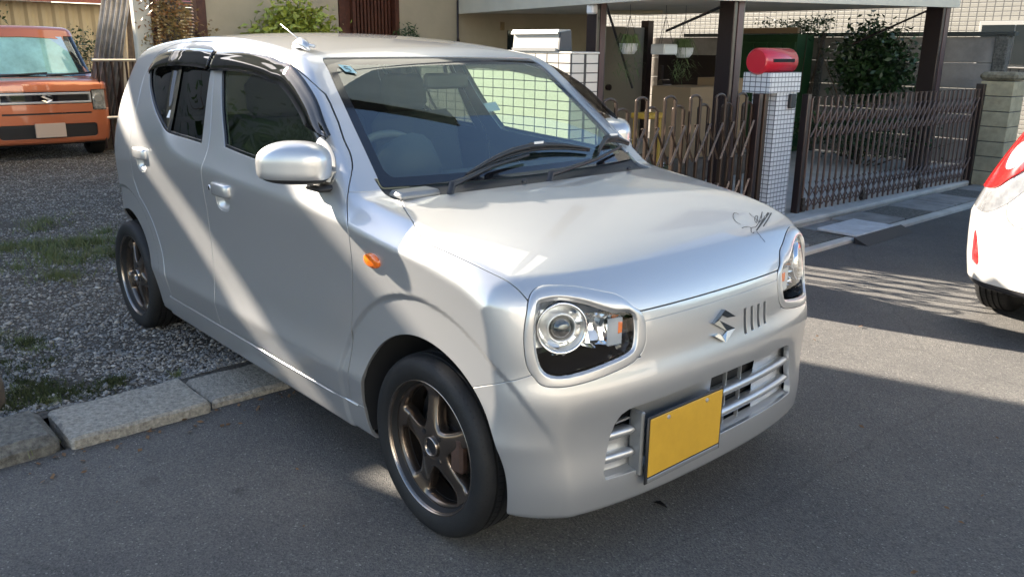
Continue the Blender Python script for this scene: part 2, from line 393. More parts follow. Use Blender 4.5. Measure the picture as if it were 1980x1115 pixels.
# ================================================================ the silver hatchback (stands at the world origin, nose to +x)
car = thing('hatchback_car', 'silver compact hatchback parked nose out at the centre, bronze five-spoke wheels and yellow number plate', 'car', (-1.1, 0, 0))
GAP = .0017
skip0 = lambda V: np.abs(V[:, 1]) < 1e-6
def cup_s(X, Z, hx, hz): return ((np.abs((X-hx+.004)/.060)**3+np.abs((Z-hz+.036)/.046)**3)**(1/3)-1)*.045
def side_y(X, Z, it=5):
    y = np.asarray(side(X, Z), float)+0.
    for _ in range(it):
        v = body_f(X, y, Z); d = (body_f(X, y+5e-4, Z)-v)/5e-4; y = y-v/np.where(np.abs(d) < .3, .3, d)
    return y
def build_main_car():
    h = .0082
    V, F = nets(body_f, (-2.86, -.785, .14), (.545, .02, 1.46), h)
    V, F, _ = clip(V, F, V[:, 1]); V[np.abs(V[:, 1]) < 2e-4, 1] = 0
    V, F = compact(V, F)
    def fields(V): return V[:, 0], -V[:, 1], V[:, 2]
    def split(V, F, fn, g=GAP):
        x, a, z = fields(V); s = fn(x, a, z)
        if g > 0:                                                       # true distance along the skin, so gaps keep one width
            k = np.abs(s) < .03; Q = V[k]; e = 1e-3; q = fields(Q)
            gr = np.stack([(fn(*[c+e*(i == j) for j, c in enumerate(q)])-fn(*[c-e*(i == j) for j, c in enumerate(q)]))/(2*e) for i in range(3)], 1); gr[:, 1] *= -1
            n_ = normals(body_f, Q); gr -= (gr*n_).sum(1)[:, None]*n_; L = np.linalg.norm(gr, axis=1); s = s.copy(); s[k] /= np.clip(L, .25, 1.5)
        V1, inn, _ = clip(V, F, s+g); V2, _, out = clip(V, F, s-g)
        return compact(V1, inn), compact(V2, out)
    # wheel arches
    arch = lambda x, a, z: np.maximum(np.minimum(np.hypot(x, z-.285)-.325, np.hypot(x+2.44, z-.27)-.342), .40-a)
    x, a, z = fields(V); V, _, F = clip(V, F, arch(x, a, z)); V, F = compact(V, F)
    V0, F0 = V, F
    # window outlines, side view (x, z)
    W1 = smooth_poly([(-1.2644, 1.0152), (-1.1555, 1.006), (-0.9991, 0.9959), (-0.8241, 0.9854), (-0.6267, 0.971), (-0.6334, 1.0331), (-0.6026, 1.1104), (-0.6861, 1.1873), (-0.7789, 1.2515), (-0.8854, 1.2995), (-0.9892, 1.3226), (-1.0869, 1.3347), (-1.2921, 1.3468), (-1.4732, 1.3458), (-1.4311, 1.2585), (-1.3599, 1.1354)], 4, sharp=(0, 4, 6, 13))
    W2 = smooth_poly([(-1.5561, 1.3448), (-1.7038, 1.3518), (-1.8498, 1.3518), (-1.95, 1.35), (-2.07, 1.337), (-2.144, 1.312), (-2.168, 1.276), (-2.137, 1.222), (-2.05, 1.156), (-1.959, 1.103), (-1.86, 1.056), (-1.7928, 1.0298), (-1.7008, 1.0198), (-1.4645, 1.0098), (-1.4965, 1.0943), (-1.5295, 1.2176)], 4, sharp=(0, 13))
    SAIL = smooth_poly([(-0.6091, 1.1038), (-0.573, 1.0904), (-0.5247, 1.0567), (-0.4902, 1.0176), (-0.4753, 0.9809), (-0.5074, 0.9551), (-0.5571, 0.9502), (-0.6261, 0.9537)], 3, sharp=(0, 7))
    BP = [(-1.378, 0.292), (-1.388, 0.45), (-1.396, 0.63), (-1.4, 0.86), (-1.3992, 0.9293), (-1.3966, 0.9845), (-1.4083, 1.0334), (-1.4772, 1.1971), (-1.522, 1.3296), (-1.5251, 1.388)]
    BP = smooth_poly(BP, 3, closed=False)
    FT = smooth_poly([(-1.5251, 1.388), (-1.2684, 1.382), (-1.0623, 1.3539), (-0.8911, 1.3157), (-0.7542, 1.2559), (-0.64, 1.172), (-0.549, 1.098), (-0.49, 1.05), (-0.4405, 1.0029), (-0.4023, 0.95), (-0.366, 0.912), (-0.3346, 0.8686), (-0.33, 0.8), (-0.338, 0.7), (-0.362, 0.52), (-0.402, 0.292)], 3, closed=False)
    DF = np.concatenate([BP, FT[1:]])
    th = np.linspace(R(73), R(3), 14)
    RT = smooth_poly([(-1.5251, 1.388), (-1.8152, 1.3921), (-2.03, 1.372), (-2.165, 1.32), (-2.222, 1.235), (-2.205, 1.12), (-2.215, 0.99), (-2.235, 0.87), (-2.243, 0.78)], 3, closed=False)
    DR = np.concatenate([BP, RT[1:], np.stack([-2.44+.475*np.cos(th)*1.0+.06, .27+.475*np.sin(th)], 1)[1:], [(-1.935, .292)]])
    seam_x = spl([-.62, -.45, -.30, -.24, -.178, -.092, -.02, .078, .216, .336, .42, .60], [.52, .545, .572, .602, .630, .664, .688, .688, .671, .636, .612, .57])
    xh = lambda a: -.213-.028*(a/.4)**2-.012*(a/.6)**6
    BZ = [(.353, .735), (.329, .716), (.320, .690), (.320, .655), (.330, .620), (.362, .593), (.43, .578), (.528, .566), (.618, .566), (.642, .590), (.655, .625), (.657, .69), (.648, .745), (.634, .781), (.612, .802), (.575, .8095), (.505, .801), (.435, .782), (.385, .765)]
    BZ = smooth_poly(BZ, 4)
    LZ = [(.619, .768), (.601, .777), (.555, .777), (.499, .763), (.457, .745), (.417, .729), (.386, .726), (.365, .721), (.355, .700), (.362, .640), (.382, .617), (.458, .602), (.525, .593), (.580, .590), (.609, .594), (.626, .610), (.634, .643), (.636, .685), (.632, .725)]
    LZ = smooth_poly(LZ, 4)
    f = body_f
    P = {}
    # 1 headlight zone
    head, rest = split(V, F, lambda x, a, z: np.maximum(sdf(a, z, BZ), .2-x))
    # 2 windscreen opening
    aw = lambda z: np.interp(z, [.94, .983, 1.14, 1.25, 1.337], [.588, .582, .549, .523, .498])
    wsf = lambda x, a, z: smax(smax(a-aw(z), z-(1.346-.004*(a/.49)**2), .02), np.maximum(np.maximum(.968-z+.0*a, -1.2-x), x+.15), .01)
    ws, rest = split(*rest, wsf)
    # 3 cowl
    cowl, rest = split(*rest, lambda x, a, z: np.maximum.reduce([a-.592-.0*x, x-xh(a), -.60-x, .90-z, z-.99]))
    # 4 hood
    hood, rest = split(*rest, lambda x, a, z: smax(np.maximum(np.where(a < .334, .7195, .60)-z, xh(a)-x), (a-seam_x(x))*.95, .012), .0028)
    # 5 doors
    fd, rest = split(*rest, lambda x, a, z: np.maximum(sdf(x, z, DF), .45-a), .0028)
    rd, rest = split(*rest, lambda x, a, z: np.maximum(sdf(x, z, DR), .45-a), .0028)
    # 6 bumper, 7 fender
    zs = lambda x: np.interp(x, [.1, .219, .293, .345, .375, .45], [.49, .532, .562, .583, .598, .61])
    bump, rest = split(*rest, lambda x, a, z: np.maximum(.1-x, z-np.where(a > .5, zs(x), .76)))
    fend, rest = split(*rest, lambda x, a, z: np.maximum.reduce([-.46-x, z-(.958-.02*np.clip((x+.3)*4, -1, 1)*0), .292-z, .45-a]))
    # tailgate and lamps at the back
    tl, rest = split(*rest, lambda x, a, z: np.maximum(sdf(a, z, smooth_poly([(.50, .62), (.60, .62), (.62, .80), (.60, .87), (.52, .86)], 3)), x+2.42))
    tg, rest = split(*rest, lambda x, a, z: np.maximum.reduce([x+2.44, a-.575, .44-z, z-1.375]))
    rw, tg = split(*tg, lambda x, a, z: sdf(a, z, smooth_poly([(-.01, .99), (.2, .99), (.44, 1.0), (.50, 1.06), (.46, 1.27), (.40, 1.31), (.2, 1.325), (-.01, 1.33)], 3, sharp=(0, 7)))-.0)
    trim, bump = split(*bump, lambda x, a, z: np.maximum.reduce([.692-z, a-.40, .3-x]), .0014)

    silver = M['silver']
    def single(name, VF, m, par, depth=.012, both_=True, skip=skip0, bev=.0016, lab=None):
        V, F, N = panel(VF[0], VF[1], f, depth, skip, bev)
        o = obj(name, V, F, m, par, N, label=lab)
        if both_: obj(name, *mirror(V, F, N)[:2], m, par, mirror(V, F, N)[2])
        return o
    def centre(name, VF, m, par, depth=.012, cut=None, bev=.0016):
        V, F = compact(*VF); N = normals(f, V); V, F, N = both(V, F, N)
        if cut is not None: V, _, F = clip(V, F, cut(*V.T)); V, F = compact(V, F); N = normals(f, V)
        V, F, N = panel(V, F, f, depth, None, bev, N); return obj(name, V, F, m, par, N)
    body = centre('body', rest, silver, car)
    hood_o = centre('hood', hood, silver, car, .016, bev=.0022)
    slots = [(.122, .5655, .645), (.160, .568, .644), (.198, .570, .643), (.235, .572, .6425)]
    GR = [(.458, .276), (.464, .30), (.455, .345), (.444, .396), (.432, .431), (.414, .455), (.388, .466), (.30, .470), (.1, .474), (-.1, .474), (-.30, .470), (-.388, .466), (-.414, .455), (-.432, .431), (-.444, .396), (-.455, .345), (-.464, .30), (-.458, .276)]
    def bcut(x, y, z):
        s = np.maximum(sdf(y, z, np.array(GR)), .3-x)
        for (c, z0, z1) in slots: s = np.minimum(s, np.maximum(smax(np.abs(y-c)-.0088, np.abs(z-(z0+z1)/2)-(z1-z0)/2, .004), .3-x))
        return s
    Vb, Fb = bump; x_, a_, z_ = fields(Vb)
    near = ((z_[Fb] > .55).all(1) & (z_[Fb] < .66).all(1) & (a_[Fb] < .27).all(1) & (x_[Fb] > .3).all(1))
    Vr, Fr = refine(Vb, Fb[near], f); Vr, Fr = refine(Vr, Fr, f); Fb = np.concatenate([Fb[~near], Fr]); Vb = Vr
    centre('front_bumper', (Vb, Fb), silver, car, .02, bcut)
    centre('grille_trim', trim, silver, car, .012)
    centre('cowl', off(*cowl, f, -.010)[:2], M['black'], car, .006)
    for sgn, nm in ((0, None),):
        single('fender', fend, silver, car); 
    # doors with window openings, seals and panes
    def door(name, VF, W, glassm, hc, extra=None):
        wfn = lambda x, a, z: np.maximum(sdf(x, z, W), .45-a)
        win, skin = split(*VF, wfn, .0)
        if extra is not None: sail, skin = split(*skin, extra, .001)
        v_, _, f_ = clip(skin[0], skin[1], cup_s(skin[0][:, 0], skin[0][:, 2], *hc)); skin = compact(v_, f_)
        seal, pane = None, None
        x, a, z = fields(win[0]); s = sdf(x, z, W); v1, inn, _ = clip(win[0], win[1], s+.011); v2, _, ring = clip(win[0], win[1], s+.011)
        for mir in (False, True):
            def mk(nm, VFx, m, par, depth=.010, d=0.):
                V, F = compact(*VFx); N = normals(f, V); V = V+N*d
                V, F, N = panel(V, F, f, depth, None, .0014, N)
                if mir: V, F, N = mirror(V, F, N)
                return obj(nm, V, F, m, par, N)
            d = mk(name, skin, silver, car, .024)
            mk('window_seal', (v2, ring), M['gloss_black'], d, .008, -.004)
            mk('door_glass', (v1, inn), glassm, d, .002, -.009)
            if extra is not None: mk('mirror_sail', sail, M['silver_matt'], d, .006, .002)
            if not mir: keep = d
            else: keep2 = d
        return keep, keep2
    sailfn = lambda x, a, z: np.maximum(sdf(x, z, SAIL), .45-a)
    d1, d1m = door('front_door', fd, W1, M['side_glass'], (-1.226, .864), sailfn)
    d2, d2m = door('rear_door', rd, W2, M['rear_glass'], (-2.075, .916))
    # windscreen: black frit ring and clear pane, slightly inset
    x, a, z = fields(ws[0]); s = wsf(x, a, z)
    sin = smax(smax(a-aw(z)+.030, z-1.322, .03), .992-z, .03)
    v1, inn, _ = clip(*ws, sin); v2, _, ring = clip(*ws, sin)
    for nm, VF, m in (('windscreen', (v1, inn), M['wind_glass']), ('windscreen_border', (v2, ring), M['gloss_black'])):
        V, F, N = off(*VF, f, -.0045); V, F, N = both(V, F, N); V, F, N = panel(V, F, f, .003, None, .0005, N); obj(nm, V, F, m, car, N)
    V, F, N = off(*rw, f, -.004); V, F, N = both(V, F, N); obj('rear_window', V, F, M['rear_glass'], car, N)
    centre('tailgate', tg, silver, car)
    single('tail_light', tl, M['red_lens'], car)
    # headlights
    Vh, Fh = head
    Vh, Fh = refine(Vh, Fh, f); x, a, z = fields(Vh); sl_ = sdf(a, z, LZ); v1, lens, _ = clip(Vh, Fh, sl_); v2, _, bez = clip(Vh, Fh, sl_)
    bezV, bezF = compact(v2, bez); bezV, bezF = refine(bezV, bezF, f)
    x, a, z = fields(bezV); so_, si = -sdf(a, z, BZ), sdf(a, z, LZ); wd = so_+si+1e-6; t = np.clip(si/wd, 0, 1)
    top = sstep((z-.66)/.1)
    bulge = (.0022+.0045*top)*np.sin(np.pi*np.clip(t*.9+.08, 0, 1))**.5-.007*(1-sstep(t/.2))
    N0 = normals(f, bezV); bezV = bezV+N0*bulge[:, None]
    fn = np.cross(bezV[bezF[:, 1]]-bezV[bezF[:, 0]], bezV[bezF[:, 2]]-bezV[bezF[:, 0]]); NN = np.zeros_like(bezV)
    for c in range(3): np.add.at(NN, bezF[:, c], fn)
    NN /= np.linalg.norm(NN, axis=1)[:, None]+1e-15
    if (NN*N0).sum() < 0: NN = -NN
    pb = panel(bezV, bezF, f, .016, None, .0012, NN)
    lv, lf, ln = off(v1, lens, f, -.006)
    hl = []
    for mir in (False, True):
        q = mirror(*pb) if mir else pb; L = mirror(lv, lf, ln) if mir else (lv, lf, ln)
        hb = thing('headlight', None, None); hb.parent = car; hb.location = (0, 0, 0)
        obj('bezel', q[0], q[1], silver, hb, q[2]); obj('lamp_lens', L[0], L[1], M['lens'], hb, L[2]); hl.append(hb)
    # inner lining: closed dark shell just under the skin so no light leaks through the gaps
    def openings(V):
        x, a, z = fields(V)
        o = np.minimum.reduce([np.maximum(sdf(x, z, W1), .45-a), np.maximum(sdf(x, z, W2), .45-a), wsf(x, a, z), np.maximum(sdf(a, z, BZ), .2-x),
            np.maximum.reduce([x+2.44, a-.47, 1.0-z, z-1.32]), np.maximum.reduce([.3-x, a-.47, z-.48, .27-z]), np.maximum.reduce([.3-x, a-.26, z-.66, .55-z])])
        return o
    Vi, _, Fi = clip(V0, F0, openings(V0)); Vi, Fi, Ni = off(Vi, Fi, f, -.022); Vi, Fi, Ni = both(Vi, Fi, Ni); obj('inner_lining', Vi, Fi, M['lining'], car, Ni)
    return dict(V=V, F=F, hl=hl, d1=d1, d2=d2, d1m=d1m, d2m=d2m, openings=openings, body=body, hood=hood_o, W1=W1, W2=W2, slots=slots, GR=GR)
K = build_main_car()
MIR = np.array([1, -1, 1.])
def hitx(x0, y, z, d=(1, 0, 0)):
    """point of the body surface found by marching from outside along -d"""
    p = np.array([x0, y, z], float); d = np.array(d, float)
    for _ in range(400):
        v = float(body_f(*p))
        if v < 2e-4: break
        p = p-d*max(v*.7, 2e-4)
    return p
def snap(p): return project(body_f, np.array([p], float), 8)[0]
def nrm(p): return normals(body_f, np.array([p], float))[0]
# ---- headlamp internals (built for the right lamp, mirrored for the left)
def lamp(hb, mir):
    s = MIR if mir else np.ones(3)
    def mk(mb, nm, m, smooth=False, auto=None):
        for v in mb.V: v *= s
        return mb.build(nm, m, hb, smooth, auto=auto)
    C = np.array([.368, -.548, .702]); ax = np.array([.86, -.49, .06]); ax /= np.linalg.norm(ax)
    h = MB()                                                             # black housing bowl
    ring = [(-.632, .765), (-.56, .775), (-.46, .745), (-.37, .72), (-.368, .64), (-.385, .617), (-.46, .603), (-.56, .592), (-.61, .594), (-.632, .64)]
    P0 = [hitx(.56, y, z)-[.014, 0, 0] for y, z in ring]; P1 = [np.array([.30, -.50+(y+.50)*.75, .68+(z-.68)*.8]) for y, z in ring]; n = len(ring)
    h.add(P0+P1+[np.array([.28, -.50, .68])], [(i, (i+1) % n, n+(i+1) % n, n+i) for i in range(n)]+[(n+i, n+(i+1) % n, 2*n) for i in range(n)])
    mk(h, 'lamp_housing', M['gloss_black'])
    b = MB(); b.lathe([(.050, -.03), (.054, .0), (.060, .018), (.064, .024), (.067, .022), (.066, .010), (.062, -.02)], C, ax, 40); mk(b, 'projector_ring', M['chrome'], True)
    b = MB(); b.lathe([(.030, .005), (.0325, .016), (.036, .020), (.0385, .018), (.040, .006), (.050, -.012), (.056, -.02)], C, ax, 40); mk(b, 'projector_bezel', M['chrome_soft'], True)
    b = MB(); b.lathe([(.0005, .030), (.010, .0285), (.019, .0245), (.026, .017), (.030, .008)], C, ax, 32); mk(b, 'projector_lens', M['proj'], True)
    b = MB(); b.lathe([(.0005, -.03), (.03, -.03), (.031, .004)], C, ax, 24); mk(b, 'projector_bowl', M['gloss_black'], True)
    # stepped chrome reflector running inboard, fluted
    b = MB(); T = []; n_ = 22
    for i in range(n_):
        u = i/(n_-1); y = -.535+.155*u; base = hitx(.56, y, .69)[0]
        zt = .742-.030*u; zb = .648+.0*u-.008*math.sin(3.1*u)
        x = base-.048-.012*math.cos(2*math.pi*u*3.5)-.010*(u < .35)
        T.append([np.array([x+.012, y, zt]), np.array([x, y, zt-.012]), np.array([x-.012, y, (zt+zb)/2]), np.array([x, y, zb+.008]), np.array([x+.018, y, zb])])
    b.add([p for r_ in T for p in r_], [(i*5+k, i*5+k+1, (i+1)*5+k+1, (i+1)*5+k) for i in range(n_-1) for k in range(4)]); mk(b, 'reflector', M['chrome'])
    b = MB()
    for k in range(5):                                                   # facets above and outboard of the projector
        a0 = R(60+k*32); u = np.array([-.49, -.86, 0]); u /= np.linalg.norm(u); v = np.cross(ax, u)
        q = []
        for (r_, aa, hh) in ((.066, a0, .004), (.066, a0+R(28), .004), (.098, a0+R(24), .012), (.098, a0+R(4), .030-.01*(k % 2))): q.append(C+ax*(hh-.012)+r_*(u*math.cos(aa)*.62+v*math.sin(aa)*.62*1.25))
        b.add(q+[p-ax*.01 for p in q], [(0, 1, 2, 3), (0, 3, 7, 4), (1, 5, 6, 2), (3, 2, 6, 7)])
    mk(b, 'reflector_facet', M['chrome'])
    b = MB(); g = np.random.default_rng(3); ny, nz = 12, 5; Y_ = np.linspace(-.624, -.372, ny); D = g.uniform(-.014, .014, (ny, nz)); V_ = []
    for i in range(ny):
        zt = np.interp(Y_[i], [-.63, -.60, -.55, -.45, -.37], [.735, .772, .772, .742, .720]); x_ = hitx(.56, Y_[i], .69)[0]-.052
        for j in range(nz): V_.append((x_+D[i, j]-.01*j, Y_[i]+g.uniform(-.004, .004), .650+(zt-.650)*j/(nz-1)))
    b.add(V_, [q for i in range(ny-1) for j in range(nz-1) for q in ((i*nz+j, (i+1)*nz+j, (i+1)*nz+j+1), (i*nz+j, (i+1)*nz+j+1, i*nz+j+1))]); mk(b, 'faceted_reflector', M['lampsilver'])
    b = MB(); y0, y1 = -.432, -.385
    xa = hitx(.56, y0, .67)[0]-.022; xb = hitx(.56, y1, .67)[0]-.022
    for k in range(7):
        ya = y0+(y1-y0)*k/7; yb = y0+(y1-y0)*(k+1)/7; x_a = xa+(xb-xa)*k/7; x_b = xa+(xb-xa)*(k+1)/7; xm = (x_a+x_b)/2+.006
        b.add([(x_a, ya, .640), (xm, (ya+yb)/2, .638), (x_b, yb, .636), (x_a, ya, .714), (xm, (ya+yb)/2, .711), (x_b, yb, .708)], [(0, 1, 4, 3), (1, 2, 5, 4)])
    mk(b, 'signal_reflector', M['lampsilver'])
    b = MB(); b.box((xb-.030, -.402, .668), (xb+.006, -.386, .700), .003); mk(b, 'signal_bulb', M['amber'])
M['proj'] = mat('projector_glass', (.03, .035, .04), rough=.02, spec=1, coat=1)
lamp(K['hl'][0], False); lamp(K['hl'][1], True)

# ---- wheels
def make_wheel(name, cx, yc, cz, side, par, spin=0.):
    w_ = thing(name, None, None); w_.parent = par; w_.location = Vector((cx, yc, cz))-rootloc(par)
    ax = np.array([0, side, 0.]); o = np.array([cx, yc, cz])
    prof = [(.176, .02), (.190, .066), (.1985, .0745), (.203, .0800), (.214, .0855), (.226, .0880), (.238, .0885), (.248, .0865), (.2575, .0810), (.2645, .0735), (.2690, .0640), (.2712, .0560)]
    for g in (.046, .018, -.018, -.046): prof += [(.2725, g+.0045), (.2655, g+.003), (.2655, g-.003), (.2728, g-.0045)]
    prof += [(.2712, -.056), (.2645, -.0735), (.248, -.0865), (.226, -.088), (.203, -.08), (.19, -.066)]
    b = MB(); b.lathe(prof, o, ax, 96)
    t = b.build('tyre', M['tyre'], w_, auto=32)
    b = MB()                                                             # shoulder blocks: short cross grooves
    for k in range(84):
        a = 2*math.pi*k/84
        for (h0, h1) in ((.060, .0765), (.022, .042)):
            pts = []
            for hh in (h0, h1):
                rr = .2735 if hh < .05 else (.2712-(hh-.056)*.42)
                for da in (-.006, .006): pts.append(o+ax*hh*1.0+(rr+.0006)*np.array([math.cos(a+da+hh), 0, math.sin(a+da+hh)]))
            b.add(pts, [(0, 1, 3, 2)])
    b.build('tread_sipes', M['void'], t)
    b = MB(); b.lathe([(.2025, .072), (.2028, .0785), (.2005, .0805), (.1985, .0795), (.1968, .074)], o, ax, 96); b.build('rim_lip', M['rim_lip'], w_, True)
    b = MB(); b.lathe([(.1968, .074), (.1945, .0715), (.1925, .0640), (.1900, .0625), (.1885, .0560), (.1862, .0545), (.1850, .048), (.1815, .046), (.179, .02), (.176, -.04), (.184, -.075)], o, ax, 96); b.build('rim_barrel', M['rim'], w_, auto=40)
    # spoke plate
    nr, na = 34, 240; rr = np.linspace(.012, .184, nr); aa = np.linspace(0, 2*np.pi, na, endpoint=False)
    G = np.stack([(rr[:, None]*np.cos(aa)[None]).ravel(), (rr[:, None]*np.sin(aa)[None]).ravel()], 1)
    I = np.arange(nr-1)[:, None]*na; J = np.arange(na)[None]; J2 = (J+1) % na
    Fq = np.stack([I+J, I+na+J, I+na+J2, I+J2], -1).reshape(-1, 4); Fp = np.concatenate([Fq[:, [0, 1, 2]], Fq[:, [0, 2, 3]]])
    angs = np.array([98, 26, -46, -118, 170])*math.pi/180+spin
    def hole(x, z):
        r_ = np.hypot(x, z); a = np.arctan2(z, x); d = np.abs((a[:, None]-angs[None]+np.pi) % (2*np.pi)-np.pi).min(1); ds = r_*np.sin(np.minimum(d, 1.5))
        hw = .0245+.009*((r_-.115)/.06)**2
        return smax(smax(hw-ds, .061-r_, .018), r_-.1765, .012)
    V2 = np.concatenate([G, np.zeros((len(G), 1))], 1); s_ = hole(G[:, 0], G[:, 1]); V2, _, Fp = clip(V2, Fp, s_); V2, Fp = compact(V2, Fp)
    r_ = np.hypot(V2[:, 0], V2[:, 1]); e = hole(V2[:, 0], V2[:, 1])
    hh = .0630-.020*np.clip((r_-.045)/.11, 0, 1)**1.2*(1-np.clip((r_-.15)/.035, 0, 1)*.5)-.007*np.exp(-np.maximum(e, 0)/.0055)
    hh = np.where(r_ < .036, .060, hh)
    P = o+np.stack([V2[:, 0], side*hh, V2[:, 1]], 1)
    if side > 0: Fp = Fp[:, ::-1]
    B = boundary(Fp); ids = np.unique(B); inn = np.zeros(len(V2), int); inn[ids] = np.arange(len(ids))+len(P)
    Pb = P[ids].copy(); cen = Pb-o; Pb[:, 1] -= side*.030; Fb = np.concatenate([np.stack([B[:, 0], inn[B[:, 1]], B[:, 1]], 1), np.stack([B[:, 0], inn[B[:, 0]], inn[B[:, 1]]], 1)])
    sp = obj('spokes', np.concatenate([P, Pb]), np.concatenate([Fp, Fb]), M['rim'], w_, None, True); sp.data.set_sharp_from_angle(angle=R(50))
    b = MB(); b.lathe([(.0305, .060), (.0305, .068), (.0275, .0705), (.0245, .068), (.0235, .062)], o, ax, 32); b.build('centre_ring', M['rim_lip'], w_, True)
    b = MB(); b.lathe([(.0005, .0635), (.0235, .0635)], o, ax, 24); b.build('centre_cap', M['gloss_black'], w_)
    for k in range(4):
        a = R(45+90*k)+spin; c = o+np.array([.050*math.cos(a), side*.052, .050*math.sin(a)])
        b = MB(); b.cyl(c, c+ax*.013, .0095, 6, .0085); b.build('wheel_nut', M['gloss_black'], w_)
    b = MB(); b.lathe([(.03, .012), (.06, .012), (.062, .004), (.116, .004), (.118, -.004), (.118, -.012)], o, ax, 48); b.build('brake_disc', M['disc'], w_, auto=30)
    b = MB(); b.box((cx+.070 if True else 0, yc+side*.022-.03, cz-.05), (cx+.122, yc+side*.022+.0, cz+.06), .008); b.build('brake_caliper', M['rust'], w_)
    b = MB(); b.lathe([(.0005, -.03), (.172, -.03)], o, ax, 32); b.build('dust_shield', M['void'], w_)
    return w_
for nm, cx, sd, sp in (('wheel', 0, -1, 0), ('wheel', -2.46, -1, R(31)), ('wheel', 0, 1, R(12)), ('wheel', -2.46, 1, R(50))):
    make_wheel(nm, cx, sd*.624, .273, sd, car, sp)
# wheel housings
for (cx, cz, rr) in ((0, .285, .322), (-2.44, .27, .339)):
    for sd in (-1, 1):
        b = MB(); n = 40; A = [np.array([cx+rr*math.cos(t), sd*.715, cz+rr*math.sin(t)]) for t in np.linspace(R(-25), R(205), n)]
        def inw(p):
            q = p.copy(); 
            while body_f(q[0], q[1], q[2]) > -.006 and abs(q[1]) > .5: q[1] -= sd*.004
            return q
        A = [inw(p) for p in A]; Bq = [np.array([p[0], sd*.40, p[2]]) for p in A]
        b.add(A+Bq, [(i, i+1, n+i+1, n+i) for i in range(n-1)]+[tuple(range(n, 2*n))]); b.build('wheel_housing', M['void'], car, True)
# underbody, bulkheads, floor
b = MB(); b.box((-2.70, -.60, .19), (.40, .60, .22)); b.box((-2.70, -.40, .17), (-2.1, .40, .19)); b.build('underbody', M['void'], car)
b = MB(); b.box((-.36, -.56, .30), (-.33, .56, .90)); b.build('bulkhead', M['void'], car)
b = MB()
for s_ in (-1, 1):                                                       # dark rocker closing panel
    b.box((-2.02, s_*.60, .20), (-.42, s_*.68, .30))
b.build('sill_inner', M['void'], car)

# ---- door mirrors
MC = (-.538, -.790, 1.036); MA = R(42)
def mirror_f(x, y, z):
    dx, dy = x-MC[0], y-MC[1]; l = (dx*-math.sin(MA)+dy*-math.cos(MA)); t_ = dx*math.cos(MA)-dy*math.sin(MA)*1.0   # l: along the pod, outward; t_: through it
    ym = np.clip(l/.112, -2, 2); dz = z-MC[2]
    top = np.where(dz > -.02, .070-.022*np.clip(ym, 0, 1)**2-.012*np.clip(-ym, 0, 1)**2, .062-.012*np.clip(ym, 0, 1)**2)
    q = (np.abs(t_+.0)/(.072-.02*np.clip(ym, 0, 1)**2))**2.6+np.abs(ym)**4.2+np.where(dz < 0, np.abs(dz/top)**4.5, np.abs(dz/top)**2.8)
    return (q**(1/3.)-1)*.055
def make_mirror(mir):
    m_ = thing('door_mirror', None, None); m_.parent = car
    V, F = nets(mirror_f, (-.68, -.93, .95), (-.40, -.66, 1.13), .0055, 3)
    V1, _, up = clip(V, F, V[:, 2]-.9965); V2, dn, _ = clip(V, F, V[:, 2]-.9935)
    for nm, VF, mm in (('mirror_shell', (V1, up), M['silver']), ('mirror_underside', (V2, dn), M['black'])):
        Vc, Fc = compact(*VF); N = normals(mirror_f, Vc)
        if nm == 'mirror_underside': Vc = Vc-N*.003
        if mir: Vc, Fc, N = mirror(Vc, Fc, N); Vc = Vc+np.array([-.09, -.035, -.005])
        obj(nm, Vc, Fc, mm, m_, N)
    b = MB(); sg = -1 if not mir else 1
    A = [(-.555, .655, .965), (-.470, .655, .965), (-.475, .655, 1.01), (-.555, .655, 1.03)]; B_ = [(-.555, .72, .985), (-.490, .72, .985), (-.495, .715, 1.01), (-.555, .715, 1.03)]
    b.add([(x, sg*y, z) for x, y, z in A+B_], [(0, 1, 5, 4), (1, 2, 6, 5), (2, 3, 7, 6), (3, 0, 4, 7), (0, 3, 2, 1), (4, 5, 6, 7)]); b.build('mirror_arm', M['silver_matt'], m_, auto=40)
    b = MB(); b.box((-.565, sg*.655, .952), (-.465, sg*.75, .972), .010); b.build('mirror_foot', M['black'], m_, auto=40)
make_mirror(False); make_mirror(True)

